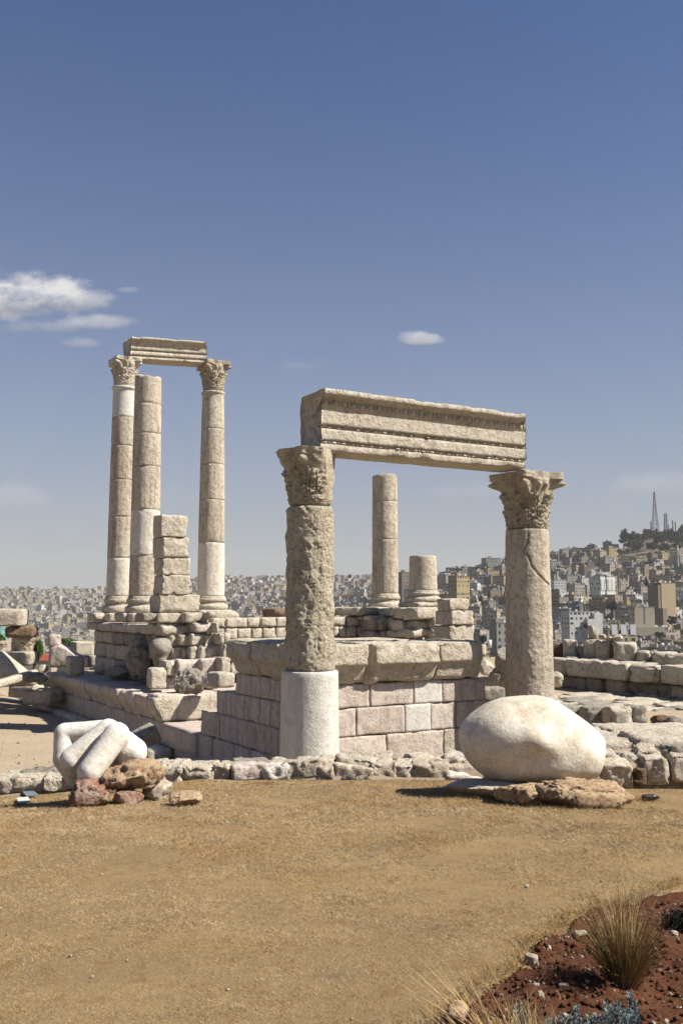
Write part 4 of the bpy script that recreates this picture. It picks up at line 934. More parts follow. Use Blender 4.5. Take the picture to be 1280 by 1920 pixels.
LB = ['dark block partly hidden by the right column', 'tall rough block just right of the right column', 'small rubble stone in front of the tall rough block', 'plain low slab between taller blocks', 'tall brown squared block under the knob stone', 'tall brown squared block right of the knob stone',
      'thin dark upright block behind the biggest white boulder', 'biggest broken white-topped block in the row', 'low cube block right of the biggest block', 'narrow pale stone between two low blocks', 'wide cracked low block near the right edge', 'large sloping block cut by the right edge']
for (x0, x1, yt, yb, Y, m), lb in zip(SB, LB):
    loose('stone_block', x0, x1, yt, yb, Y, .8, m, lb + ', on the long two-step wall', yaw=rng.uniform(-.5, -.2) if x0 > 1120 else -.2, r=.10, amp=.05, chip=.14, cut=.06, group='upright blocks on the long wall')
rock('rounded_stone', 1104, 1121, 1174, 1200, 36.3, .5, M_lime, 'knob of rough stone balanced on the brown squared blocks', amp=.2, res=.06)
for x0, x1, yt, yb, lb in [(1123, 1136, 1190, 1199, 'left one'), (1137, 1147, 1193, 1200, 'middle one'), (1150, 1168, 1190, 1203, 'right and largest one')]:
    rock('rubble_stone', x0, x1, yt, yb, 35.6, .35, M_rub, f'small rubble stone on the brown blocks, {lb} of three', amp=.2, res=.05)
for (x0, x1, yt, yb, Y, m, lb) in [(884, 902, 1241, 1269, 31.5, M_grey, 'rough grey stone just right of the podium cornice'), (898, 925, 1240, 1266, 31, M_lime, 'pale rough stone right of the podium cornice'), (917, 944, 1255, 1291, 29.5, M_grey, 'square dark block left of the right column'),
                                 (903, 918, 1270, 1290, 30, M_lime, 'small stone at the foot of the rough stones by the right column'), (930, 962, 1218, 1292, 29.5, M_grey, 'tall rounded boulder half hidden behind the right column'), (1030, 1056, 1262, 1288, 33, M_lime, 'pale rounded stone just right of the right column foot')]:
    rock('boulder', x0, x1, yt, yb, Y, .6, m, lb, cat='boulder', amp=.12, r=.16, res=.06)
V, Fc, n = lathe(dense([(.01, 0), (.17, 0), (.17, .45), (.01, .45)], .06), 24); c = W(903, 1228, 42)
tag(mesh_obj('column_stub', V, Fc, M_lime, at=c), 'small round column stub beyond the right end of the podium', 'column stub')
lw = empty('low_block_wall', W(1130, 1368, 24), 'low wall of four worn rounded blocks behind the marble elbow', 'wall')
for (x0, x1, yt, yb, Y, m) in [(1056, 1104, 1326, 1356, 24.6, M_grey), (1100, 1146, 1328, 1366, 23.9, M_grey), (1142, 1190, 1326, 1369, 23.4, M_lime), (1183, 1213, 1324, 1368, 23.6, M_grey)]:
    pblock('wall_block', x0, x1, yt, yb, Y, .8, m, parent=lw, yaw=.05, r=.13, amp=.05, chip=.12, res=.06)
rock('rock', 1228, 1252, 1341, 1364, 23.8, .5, M_brown, 'dark brown rock right of the low block wall', amp=.2, res=.06)
rock('rock', 1248, 1284, 1344, 1366, 23.6, .5, M_grey, 'grey rock cut by the right edge of the view', amp=.2, res=.06)
# paving and bedrock ledges
pav = empty('stone_paving', (9, 29, .3), 'worn irregular paving slabs between the right column and the long wall', 'paving')
for i in range(70):
    px_ = rng.uniform(1010, 1330); py_ = rng.uniform(1300, 1330); g0 = WZ(px_, py_, .33)
    Q, Fc = stone((rng.uniform(.8, 1.9), rng.uniform(.45, .9), .10), r=.03, amp=.02, chip=.05, res=.12); mesh_obj('paving_slab', Q, Fc, rng.choice([M_lime, M_grey, M_lime]), pav, at=(g0[0], g0[1], .30 + rng.uniform(-.03, .035)), yaw=A2 + rng.uniform(-.08, .08))
for (x0, x1, yt, yb, Y, d, lb) in [(1050, 1240, 1392, 1416, 19.5, 1.6, 'broad flat bedrock ledge right of the marble elbow'), (1195, 1330, 1386, 1412, 19.2, 1.5, 'bedrock ledge with shaded notch at the right edge'), (1150, 1330, 1372, 1390, 21, 1.6, 'upper flat bedrock ledge at the right edge'), (1050, 1180, 1378, 1396, 21, 1.5, 'upper flat bedrock ledge near the marble elbow')]:
    loose('bedrock_ledge', x0, x1, yt, yb, Y, d, M_lime, lb, cat='rock ledge', yaw=rng.uniform(-.05, .1), r=.09, amp=.06, chip=.14, res=.08)
# fallen slabs behind the marble elbow, dark grooved
loose('grooved_stone', 905, 948, 1290, 1316, 26.5, .6, M_grey, 'dark grooved fallen slab between podium and right column', cat='stone slab', yaw=.1)

rsx = np.random.RandomState(44); pv_ = []
for _ in range(260):
    g0 = WZ(rsx.uniform(-20, 330), rsx.uniform(1335, 1452), -1.28); s_ = .008 + rsx.exponential(.014); U_, F_ = box_template(2, 2, 2); v_ = U_ / np.linalg.norm(U_, axis=1, keepdims=True) * (1 + .2 * rsx.normal(size=(len(U_), 1))) * min(s_, .09) + [g0[0], g0[1], float(site_z(g0[0], g0[1])) + .01]; pv_.append(v_)
tag(mesh_obj('path_gravel', np.concatenate(pv_), np.concatenate([F_ + i * len(U_) for i in range(len(pv_))]), M_grey, smooth=False), 'loose stone chips on the dusty path left of the ruin', None, kind='stuff')
# small things on the lawn and site
def plate(name, pts, mat, label, cat, th=.015):
    V = [list(GL(x, y) + [0, 0, .03]) for x, y in pts]; V = np.array(V); V2 = V + [0, 0, th]; n = len(V)
    tag(mesh_obj(name, np.concatenate([V, V2]), [tuple(range(n))[::-1], tuple(range(n, 2 * n))] + [(i, (i + 1) % n, (i + 1) % n + n, i + n) for i in range(n)], mat, smooth=False, origin=V.mean(0)), label, cat)
M_card = flat_mat('white_card', (.75, .76, .68), .6, .1); M_dk = flat_mat('dark_plate', (.22, .25, .28), .5, .2); M_bot = flat_mat('dark_plastic', (.035, .025, .022), .3, .2)
plate('card', [(31, 1502), (53, 1500), (58, 1509), (35, 1511)], M_card, 'white card lying on the lawn left of the marble fist', 'card')
plate('flat_plate', [(40, 1488), (60, 1486), (73, 1496), (50, 1498)], M_dk, 'grey blue plate lying in the shadow of the marble fist', 'plate')
V, Fc, n = lathe(dense([(.001, 0), (.035, 0), (.04, .01), (.04, .15), (.02, .18), (.02, .21), (.001, .21)], .02), 20); V = V[:, [2, 0, 1]]; c = GL(1204, 1502)
tag(mesh_obj('bottle', V, Fc, M_bot, at=c + [0, 0, .04], yaw=.15), 'dark small bottle lying on the lawn near the right edge', 'bottle')
M_sign = flat_mat('sign_white', (.72, .74, .74), .6, .06); M_post = flat_mat('sign_post', (.2, .2, .2), .6, .1)
c = W(918, 1232, 46); sg = empty('info_sign', c, 'small white info sign on a post beyond the podium, left of the right column', 'sign')
Us, Fs = box_template(1, 1, 1); mesh_obj('panel', Us * [.18, .03, .38], Fs, M_sign, sg, smooth=False, at=c + [0, 0, .62]); mesh_obj('post', Us * [.04, .04, .6], Fs, M_post, sg, smooth=False, at=c + [0, .04, .25])

# ------------------------------------------------------------------ the city across the valley
def wallm(name, c, c2): return flat_mat(name, c, .9, .18, .25, c2=c2)
HUES = [('cream', (.50, .44, .33), (.44, .38, .28)), ('grey', (.33, .31, .28), (.27, .26, .24)), ('tan', (.42, .33, .21), (.36, .28, .17)), ('white', (.68, .67, .63), (.60, .58, .53)),
        ('pinkish', (.42, .31, .25), (.38, .29, .24)), ('brown', (.25, .20, .15), (.21, .17, .13)), ('yellowish', (.48, .38, .20), (.42, .34, .19)), ('beige', (.45, .40, .31), (.40, .35, .27))]
HM = [wallm('house_wall_' + h, a, b) for h, a, b in HUES]
HP = [.17, .25, .13, .07, .06, .13, .06, .13]
M_win = flat_mat('dark_window', (.035, .04, .05), .4, .1); M_roof = flat_mat('flat_roof', (.38, .35, .31), .9, .3, .3); M_tank = flat_mat('tank_white', (.75, .76, .77), .5, .1); M_redroof = flat_mat('red_roof', (.35, .07, .04), .8, .2)
def rot2(V, yaw): c, s_ = math.cos(yaw), math.sin(yaw); V = np.asarray(V, float); return np.c_[V[:, 0] * c - V[:, 1] * s_, V[:, 0] * s_ + V[:, 1] * c, V[:, 2]]
class MB:
    def __init__(s): s.V = []; s.F = []; s.M = []; s.n = 0
    def box(s, x0, x1, y0, y1, z0, z1, m=0, faces=(1, 1, 1, 1, 1, 0)):
        v = [(x0, y0, z0), (x1, y0, z0), (x1, y1, z0), (x0, y1, z0), (x0, y0, z1), (x1, y0, z1), (x1, y1, z1), (x0, y1, z1)]; f = [(0, 1, 5, 4), (1, 2, 6, 5), (2, 3, 7, 6), (3, 0, 4, 7), (4, 5, 6, 7), (3, 2, 1, 0)]
        s.V += v; s.F += [tuple(a + s.n for a in q_) for q_, k in zip(f, faces) if k]; s.M += [m] * sum(1 for k in faces if k); s.n += 8
    def quad(s, pts, m): s.V += pts; s.F.append((s.n, s.n + 1, s.n + 2, s.n + 3)); s.M.append(m); s.n += 4
def house_mb(wd, dp, h, st, r, near=True, wins=True, rec=.12):
    """flat roofed block: walls, recess-framed roof behind a parapet, stair hut, tanks; returns body, window, extra builders"""
    b = MB(); wn = []; base = -8.0; x, y = wd / 2, dp / 2
    b.box(-x, x, -y, y, base, h, 0, (1, 1, 1, 1, 0, 0)); p = .3; b.box(-x + p, x - p, -y + p, y - p, h - .9, h - .88, 2, (0, 0, 0, 0, 1, 0))
    for (a0, a1, b0, b1) in ((-x, x, -y, -y + p), (-x, x, y - p, y), (-x, -x + p, -y + p, y - p), (x - p, x, -y + p, y - p)): b.box(a0, a1, b0, b1, h - .9, h, 0)
    sh = h / st
    if wins:
        for k in range(-1, st):
            z0 = k * sh + sh * .35; z1 = z0 + sh * .42
            for side, ln in ((0, wd), (1, dp), (3, dp)):
                n = max(1, int(ln / r.choice([2.8, 3.4, 4.2]))); blank = r.random() < .12
                for i in range(n):
                    if blank or r.random() < .12: continue
                    c = (i + .5) / n * ln - ln / 2; hw = .62 if r.random() < .8 else 1.1; g = .04
                    if side == 0: q_ = [(c - hw, -y - g, z0), (c + hw, -y - g, z0), (c + hw, -y - g, z1), (c - hw, -y - g, z1)]
                    elif side == 1: q_ = [(x + g, c - hw, z0), (x + g, c + hw, z0), (x + g, c + hw, z1), (x + g, c - hw, z1)]
                    else: q_ = [(-x - g, c + hw, z0), (-x - g, c - hw, z0), (-x - g, c - hw, z1), (-x - g, c + hw, z1)]
                    wn.append(q_)
    return b, wn
r0 = random.Random(21); CAND = []
occ = {}
def free(x, y, d, cell=24.0):
    i, j = int(x // cell), int(y // cell)
    for a in (-1, 0, 1):
        for c_ in (-1, 0, 1):
            for (p, q_, e) in occ.get((i + a, j + c_), ()):
                if (p - x) ** 2 + (q_ - y) ** 2 < ((d + e) / 2) ** 2: return False
    occ.setdefault((i, j), []).append((x, y, d)); return True
# hand placed landmarks: px centre, base py, Y, width, depth, height, hue, storeys, yaw, label, extras
LAND = [(1240, 1152, 760, 16, 11, 25, 2, 8, .52, 'tall blank tan apartment slab near the right edge of the hillside city', ('tower',)),
        (1199, 1168, 700, 15, 10, 12, 0, 3, .12, 'pale cream twin gabled block with two blank sunlit walls', ('split',)),
        (1082, 1182, 700, 22, 13, 14, 3, 4, .25, 'white stepped block beside the small white minaret', ('wing',)),
        (1127, 1100, 960, 22, 14, 10, 3, 2, .6, 'pale mosque with a shallow grey dome and arched bays', ('dome',)),
        (757, 1120, 1000, 13, 12, 26, 5, 8, .5, 'tall dark tower block between the medium column and the stump', ()),
        (766, 1128, 900, 6, 9, 12, 3, 4, .5, 'small white block in front of the tall dark tower block', ()),
        (859, 1118, 800, 14, 11, 17, 6, 5, .6, 'large tan yellow block of five storeys left of the right column', ()),
        (938, 1218, 560, 11, 9, 16, 1, 4, .3, 'plain grey block with small windows at the valley bottom left of the right column', ()),
        (1157, 1205, 560, 17, 8, 8, 0, 2, .12, 'low building with three white upright roof panels behind the long wall', ('panels',)),
        (1205, 1022, 1330, 26, 12, 9, 5, 2, .3, 'dark long building at the left end of the hilltop trees', ()),
        (920, 1062, 1290, 22, 14, 11, 1, 3, .3, 'grey and white block on the ridge just left of the right column', ()),
        (1045, 1102, 1060, 14, 10, 9, 3, 3, .2, 'white house facing the sun right of the right column', ()),
        (1058, 1042, 1350, 12, 10, 9, 7, 3, .3, 'beige house on the ridge immediately right of the right column', ())]
LR = []
def blocks_land(px, Y, wd, h):
    z_ = float(terr_z(px, Y)); yt_ = 1130 + (3.44 - z_ - h) * F / Y; hw_ = wd * .6 * F / Y
    return any(Y < l[4] and px + hw_ > l[0] and px - hw_ < l[1] and yt_ < l[3] - 3 for l in LR)
def add_c(px, Y, wd, dp, h, st, hue, yaw, land=None, zb=None):
    x = (px - 640) / F * Y; z = float(terr_z(px, Y)) if zb is None else zb
    CAND.append(dict(px=px, Y=Y, x=x, z=z, w=wd, d=dp, h=h, st=st, hue=hue, yaw=yaw, land=land))
for L_ in LAND:
    px, py, Y, wd, dp, h, hue, st, yaw, lb, ex = L_; add_c(px, Y, wd, dp, h, st, hue, yaw, L_, zb=3.44 + (1130 - py) * Y / F); free((px - 640) / F * Y, Y, wd * 1.25); LR.append((px - wd * .45 * F / Y, px + wd * .45 * F / Y, py - h * F / Y, py, Y))
for _ in range(16000):                                                     # nearer hill
    px = r0.uniform(560, 1310); Y = math.exp(r0.uniform(math.log(540), math.log(1560)))
    lim = np.interp(px, [560, 700, 850, 1300], [1500, 1450, 1330, 1450]) ; mn = np.interp(px, [560, 700, 850, 1300], [1150, 900, 540, 540])
    if Y > lim or Y < mn: continue
    if px > 1150 and Y > 1250: continue                                    # wooded top
    wd = r0.uniform(9, 17); x = (px - 640) / F * Y
    if not free(x, Y, wd * 1.12): continue
    st = r0.choices([2, 3, 4, 5], [.22, .4, .28, .10])[0]
    if blocks_land(px, Y, wd, st * 3.1 + .8): continue
    add_c(px, Y, wd, r0.uniform(.65, 1.0) * wd, st * 3.1 + .8, st, r0.choices(range(8), HP)[0], r0.gauss(.45, .15) if r0.random() < .5 else r0.gauss(-.32, .16))
n_near = len(CAND)
for _ in range(60000):
    px = r0.uniform(-30, 800); Y = 1150 * (3650 / 1150) ** (r0.random() ** .8)
    if px > 440 and Y < np.interp(px, [440, 560, 700, 800], [1250, 1400, 1500, 1600]): continue
    if px < 250 and Y > 3250 and r0.random() < .8: continue
    wd = r0.uniform(11, 20); x = (px - 640) / F * Y
    if not free(x, Y, wd * 1.10): continue
    st = r0.choices([2, 3, 4, 6], [.2, .4, .3, .1])[0]; add_c(px, Y, wd, r0.uniform(.65, 1.0) * wd, st * 3.1 + .8, st, r0.choices(range(8), [.22, .22, .12, .11, .07, .07, .05, .14])[0], r0.gauss(.45, .2) if r0.random() < .5 else r0.gauss(-.32, .18))
# who shows: paint front to back on a coarse screen
scr = np.zeros((1920, 1280), bool); scr[1205:, :] = True
for (x0, x1, y0, y1) in [(527, 635, 900, 1920), (952, 1038, 900, 1920), (243, 298, 1040, 1200), (202, 245, 1040, 1200), (368, 421, 1040, 1200), (297, 357, 965, 1200), (700, 746, 1040, 1200), (768, 820, 1040, 1200), (836, 888, 1122, 1300), (165, 425, 1165, 1300), (400, 690, 1157, 1300), (0, 41, 1142, 1174)]: scr[y0:y1, x0:x1] = True
scr[1205:1240, 900:1010] = False; scr[1205:1225, 1040:1280] = False; scr[1205:1240, 60:165] = False; scr[1205:1215, 1190:1280] = False
CAND.sort(key=lambda c: c['Y'])
for c in CAND:
    hwp = (c['w'] * abs(math.cos(c['yaw'])) + c['d'] * abs(math.sin(c['yaw']))) / 2 * F / c['Y']; yb = 1130 + (3.44 - c['z']) * F / c['Y']; yt = yb - c['h'] * F / c['Y']
    a, b = int(max(0, c['px'] - hwp)), int(min(1280, c['px'] + hwp)); e, f_ = int(max(0, yt)), int(min(1920, yb + 6 * F / c['Y']))
    if a >= b or e >= f_: c['vis'] = 0; continue
    blk_ = scr[e:f_, a:b]; c['vis'] = int((~blk_).sum()); c['yt'] = yt; blk_[:] = True
CAND = [c for c in CAND if c['vis'] > 0]
land = [c for c in CAND if c['land']]; rest = sorted([c for c in CAND if not c['land']], key=lambda c: -c['vis'])
NSOLO = 285; solo = rest[:NSOLO]; mass = rest[NSOLO:]
print('houses', len(CAND), 'mass', len(mass), 'smallest solo', solo[-1]['vis'])
ranked = 0; seen_lb = {}
def zone(c):
    px = c['px']; y = c['yt']
    if px < 200: hx = 'far left of the rear columns'
    elif px < 365: hx = 'between the rear columns'
    elif px < 530: hx = 'between the rear and near columns'
    elif px < 700: hx = 'seen through the front doorway'
    elif px < 830: hx = 'by the column stump'
    elif px < 950: hx = 'left of the right column'
    elif px < 1100: hx = 'just right of the right column'
    elif px < 1190: hx = 'below the dark long hilltop building'
    else: hx = 'near the right edge'
    rel = (y - np.interp(px, [0, 600, 760, 850, 1050, 1200, 1280], [1105, 1085, 1080, 1070, 1035, 1010, 1000])) / 150
    vy = 'on the skyline' if rel < .05 else 'high on the slope' if rel < .3 else 'halfway up the slope' if rel < .6 else 'low on the slope' if rel < .85 else 'at the slope foot'
    return vy + ' ' + hx
for c in land + solo:
    rr = random.Random(int(c['x'] * 10) + 5); b, wn = house_mb(c['w'], c['d'], c['h'], c['st'], rr)
    hue = HUES[c['hue']][0]; L_ = c['land']; loc = (c['x'], c['Y'], c['z']); feat = ''
    if L_:
        if 'tower' in L_[10] or 'split' in L_[10] or 'dome' in L_[10]: wn = [q_ for q_ in wn if q_[0][1] > -c['d'] / 2 + .1]
    big = c['vis'] > 330 or L_
    x, y, h = c['w'] / 2, c['d'] / 2, c['h']; parts = []
    if rr.random() < .75:
        hx = rr.uniform(-x * .5, x * .5); hb = MB(); hb.box(hx - 1.6, hx + 1.6, -.5, 3.0, h - .88, h + 2.2); parts.append(('stair_hut', hb, HM[c['hue']])); feat = 'with a roof hut'
    nt = rr.randint(0, 3)
    if nt:
        tb = MB()
        for _ in range(nt): tx = rr.uniform(-x * .8, x * .6); ty = rr.uniform(-y * .7, 0); tb.box(tx, tx + 1.3, ty, ty + 1.3, h - .5, h + 1.3)
        parts.append(('water_tanks' if nt > 1 else 'water_tank', tb, M_tank)); feat += ' and tanks' if feat else 'with white roof tanks'
    if big:
        root = mesh_obj('house' if not L_ else 'building', b.V, b.F, [HM[c['hue']], M_win, M_roof], midx=b.M, smooth=False, at=loc, yaw=c['yaw'])
        for nm, mb, mt in parts:
            o = mesh_obj(nm.replace('water_tanks', 'water_tank'), mb.V, mb.F, mt, smooth=False); o.parent = root; o.location = (0, 0, 0)
        if c['vis'] > 480 or L_:
            for q_ in wn[:60]:
                o = mesh_obj('window', q_, [(0, 1, 2, 3)], M_win, smooth=False); o.parent = root; o.location = (0, 0, 0)
        else:
            for q_ in wn: b.quad(q_, 1)
            me = root.data; me.clear_geometry(); me.from_pydata([tuple(v) for v in b.V], [], b.F); me.polygons.foreach_set('material_index', np.array(b.M, np.int32)); me.update()
    else:
        for q_ in wn: b.quad(q_, 1)
        for nm, mb, mt in parts:
            for f_ in mb.F: b.F.append(tuple(i + b.n for i in f_)); b.M.append(0 if nm == 'stair_hut' else 3)
            b.V += mb.V; b.n += mb.n
        root = mesh_obj('house', b.V, b.F, [HM[c['hue']], M_win, M_roof, M_tank], midx=b.M, smooth=False, at=loc, yaw=c['yaw'])
    if L_:
        tag(root, L_[9], 'building'); ex = L_[10]
        def kid(nm, mb, mt):
            o = mesh_obj(nm, mb.V, mb.F, mt, smooth=False); o.parent = root; o.location = (0, 0, 0)
        if 'tower' in ex: m1 = MB(); m1.box(-x - 4.5, -x - .05, -y - 5, y, -8, 5); m1.box(-x - 3, -x - .05, -y + .5, y, 5, h - 2); kid('side_wing', m1, HM[5])
        if 'wing' in ex: m1 = MB(); m1.box(x * .1, x + 2, -y - 4, -y - .05, -8, h * .62); m1.box(x * .6, x + 2, -y - 3.9, -y - .06, h * .62, h * .9); kid('front_wing', m1, HM[3])
        if 'split' in ex: m1 = MB(); m1.box(-.25, .25, -y - .25, -y - .02, 0, h + .3); kid('pilaster', m1, HM[1]); m2 = MB(); m2.box(-x - 3, x + 5, -y - 6, -y - .3, -8, -2.5); kid('terrace', m2, HM[7])
        if 'panels' in ex:
            for i in range(3): m1 = MB(); m1.box(-6.5 + i * 5.6, -3.2 + i * 5.6, -y - .3, -y + .5, h - 3.0, h + 2.8); kid('roof_panel', m1, M_tank)
        if 'dome' in ex:
            V, Fc, n = lathe([(7.6 * math.cos(a), 5.0 * math.sin(a)) for a in np.linspace(0, 1.5, 9)], 24); o = mesh_obj('dome', V, Fc, HM[1]); o.parent = root; o.location = (0, 0, h - .3)
            for i in range(4): m1 = MB(); m1.box(-x + .6 + i * 5.4, -x + 5.2 + i * 5.4, -y - .5, -y - .05, -4, h * .7); kid('bay', m1, HM[3])
    else:
        far = 'hazy ' if c['Y'] > 1650 else ''
        lb = f"{far}{hue} {['', 'one', 'two', 'three', 'four', 'five', 'six'][c['st']]}-storey house {feat.split(' and')[0]} {zone(c)}".replace('  ', ' ')
        wds = lb.split()
        if len(wds) > 16: lb = ' '.join(w_ for w_ in wds if w_ not in ('with', 'a', 'roof', 'hut'))
        tag(root, lb, 'house', 'flat roofed houses of the hillside city')
# the rest of the far city reads as one mass
VV = []; FF = []; MM = []; n = 0
for c in mass:
    rr = random.Random(int(c['x'] * 7)); far = c['Y'] > 1500; b = MB(); x, y, h = c['w'] / 2, c['d'] / 2, c['h']; hm = c['hue']
    b.box(-x, x, -y, y, -8, h, hm, (1, 1, 0, 1, 0, 0)); b.box(-x, x, -y, y, h - .5, h, 8, (0, 0, 0, 0, 1, 0))
    if rr.random() < .6: b.box(-1.6, 1.6, -1, 2.5, h, h + 2.4, hm)
    if rr.random() < .5: b.box(-x * .7, -x * .7 + 1.6, -1, .6, h, h + 1.5, 9)
    sh = h / c['st']
    for k in range(c['st']):
        for i in range(3):
            if rr.random() < .25: continue
            cc_ = (i + .5) / 3 * c['w'] - x; z0 = k * sh + sh * .3; b.quad([(cc_ - .9, -y - .05, z0), (cc_ + .9, -y - .05, z0), (cc_ + .9, -y - .05, z0 + 1.4), (cc_ - .9, -y - .05, z0 + 1.4)], 10)
    V = rot2(b.V, c['yaw']) + [c['x'], c['Y'], c['z']]; VV.append(V); FF += [tuple(i + n for i in f_) for f_ in b.F]; MM += b.M; n += len(V)
tag(mesh_obj('distant_houses', np.concatenate(VV), FF, HM + [M_roof, M_tank, M_win], midx=MM, smooth=False), 'mass of small distant flat roofed houses across the hazy hills', None, kind='stuff')

# minarets and masts
def px3(px, py, Y): return np.array([(px - 640) / F * Y, Y, 3.44 + (1130 - py) * Y / F])
def minaret(px, yb, yt, Y, lb, rad, mat):
    b = px3(px, yb, Y); h = (yb - yt) * Y / F; root = empty('minaret', b, lb, 'minaret', 'minarets in the city')
    V, Fc, n = lathe([(rad, -8), (rad, h * .62), (rad * 1.6, h * .64), (rad * 1.6, h * .67), (rad * .8, h * .68), (rad * .8, h * .85)], 12); mesh_obj('shaft', V, Fc, mat, root, at=b)
    V, Fc, n = lathe([(rad, h * .85), (rad * 1.0, h * .88), (.05, h)], 12); mesh_obj('spire', V, Fc, mat, root, at=b)
minaret(1158, 1095, 1050, 950, 'slim pale minaret beside the grey domed mosque', .9, HM[7]); minaret(1087, 1148, 1118, 700, 'small white minaret above the white stepped block', 1.1, M_tank)
minaret(1270, 1050, 1022, 1150, 'thin white minaret on the slope near the right edge', .7, M_tank)
M_steel = flat_mat('mast_steel', (.16, .14, .15), .6, .1)
def mast(px, yb, yt, Y, lb, wb, wt, dishes):
    b = px3(px, yb, Y); h = (yb - yt) * Y / F; root = empty('radio_mast', b, lb, 'radio mast', 'radio masts on the hilltop'); n = 12; m = MB()
    def bar(p, q_, t, mb):
        p = np.array(p, float); q_ = np.array(q_, float); d = q_ - p; d /= np.linalg.norm(d); a = np.cross(d, [0.31, .2, .93]); a /= np.linalg.norm(a); e = np.cross(d, a)
        c8 = [p + t * (i * a + j * e) for i, j in ((-1, -1), (1, -1), (1, 1), (-1, 1))] + [q_ + t * (i * a + j * e) for i, j in ((-1, -1), (1, -1), (1, 1), (-1, 1))]
        mb.V += [tuple(v) for v in c8]; mb.F += [tuple(k + mb.n for k in f_) for f_ in ((0, 1, 5, 4), (1, 2, 6, 5), (2, 3, 7, 6), (3, 0, 4, 7), (4, 5, 6, 7))]; mb.M += [0] * 5; mb.n += 8
    cs = [(-1, -1), (1, -1), (1, 1), (-1, 1)]; prev = None
    for k in range(n + 1):
        t = k / n; s_ = wb * (1 - t) ** 1.3 + wt * (1 - (1 - t) ** 1.3); ring = [(i * s_ / 2, j * s_ / 2, t * h) for i, j in cs]
        for i in range(4): bar(ring[i], ring[(i + 1) % 4], .15, m)
        if prev:
            for i in range(4): bar(prev[i], ring[i], .27, m); bar(prev[i], ring[(i + 1) % 4], .15, m)
        prev = ring
    bar((0, 0, h), (0, 0, h * 1.07), .1, m); mesh_obj('lattice', m.V, m.F, M_steel, root, smooth=False, at=b)
    for t, sx in dishes:
        V, Fc, nn = lathe([(.02, 0), (.9, .25), (.95, .3), (.02, .35)], 12); V = V[:, [0, 2, 1]] * [1, -1, 1]; mesh_obj('dish', V, Fc, M_steel, root, at=b + [sx, -1, t * h])
mast(1229, 1004, 922, 1400, 'taller tapering lattice radio mast on the wooded hilltop', 10, 1.3, [(.05, -4), (.2, -3.4), (.3, 3), (.5, -2.0), (.12, 4)])
mast(1249, 1003, 963, 1400, 'shorter straight lattice radio mast right of the taller one', 4.0, 3.0, [(.7, 2), (.9, 2), (.5, -2)])

# ------------------------------------------------------------------ trees
M_leaf = flat_mat('dark_foliage', (.035, .05, .022), .8, .6, .8, c2=(.03, .05, .022)); M_leafg = flat_mat('bright_foliage', (.10, .19, .03), .7, .5, 3.0, c2=(.07, .14, .03)); M_bark = flat_mat('bark', (.12, .085, .055), .9, .3)
def crown_mesh(nb, nl, leaf, shape=(1, 1, 1), seed=0, cone=False, clump=.34):
    rs = np.random.RandomState(seed); C = rs.normal(size=(nb, 3)); C /= np.linalg.norm(C, axis=1, keepdims=True); C *= rs.uniform(.25, .72, (nb, 1))
    if cone: C[:, 2] = rs.uniform(-1, 1, nb); C[:, :2] *= ((1 - C[:, 2:3]) / 2) ** .7 * .9
    k = rs.randint(nb, size=nl); d = rs.normal(size=(nl, 3)); d /= np.linalg.norm(d, axis=1, keepdims=True); rad = clump * rs.uniform(.55, 1.05, (nl, 1)) * rs.uniform(.6, 1.1, nb)[k][:, None]
    P = (C[k] + d * rad) * np.array(shape); n = d + rs.normal(size=(nl, 3)) * .6; n /= np.linalg.norm(n, axis=1, keepdims=True)
    a = np.cross(n, rs.normal(size=(nl, 3))); a /= np.linalg.norm(a, axis=1, keepdims=True); b = np.cross(n, a); sz = leaf * rs.uniform(.5, 1.3, (nl, 1)); a *= sz; b *= sz * .55
    V = np.stack([P - a, P - b, P + a, P + b], 1).reshape(-1, 3); return V, np.arange(nl * 4).reshape(-1, 4).astype(np.int32)
protos = []
for i in range(4): protos.append(crown_mesh(14, 900, .15, (1, 1, .8 if i else .95), 50 + i))
cyp = crown_mesh(10, 420, .15, (.34, .34, 1), 70, cone=True, clump=.30)
tree_proto = {}
def tree(px, yb, wpx, hpx, Y, kind, lb, mat=M_leaf, group='trees of the hillside city', name='tree'):
    b = px3(px, yb, Y); w_ = wpx * Y / F / 2; h = hpx * Y / F; key = (kind, mat.name)
    if key not in tree_proto:
        V, Fc = cyp if kind == 'c' else protos[kind]; c0 = mesh_obj('crown', V, Fc, mat, smooth=False); V, Fc, n = lathe([(.07, -.6), (.045, .2), (.02, .9)], 8); t0 = mesh_obj('trunk', V, Fc, M_bark)
        tree_proto[key] = (c0, t0); fresh = True
    else: fresh = False
    c0, t0 = tree_proto[key]; root = empty('cypress_tree' if kind == 'c' else name, b, lb, 'tree', group)
    c = c0 if fresh else c0.copy(); t = t0 if fresh else t0.copy()
    if not fresh: COL.objects.link(c); COL.objects.link(t)
    c.parent = root; t.parent = root; kx = w_ * (2.6 if kind == 'c' else 1.0)
    c.scale = (kx, kx, h * .56); c.location = (0, 0, h * .48); t.scale = (w_, w_, h * .6); t.location = (0, 0, 0); c.rotation_euler = (0, 0, (px * 7) % 6)
TREES = [(1170, 1010, 16, 22, 1340), (1186, 1012, 22, 20, 1350), (1200, 1014, 26, 18, 1330), (1212, 1008, 22, 22, 1380), (1225, 1012, 26, 22, 1370), (1238, 1014, 24, 20, 1350), (1252, 1010, 24, 22, 1380), (1266, 1010, 22, 20, 1370), (1279, 1004, 18, 24, 1380), (1178, 1022, 18, 14, 1300), (1195, 1026, 18, 16, 1280), (1222, 1024, 24, 14, 1290), (1246, 1026, 22, 14, 1290), (1270, 1024, 20, 16, 1300), (1232, 1004, 20, 14, 1400), (1212, 1003, 18, 14, 1410)]
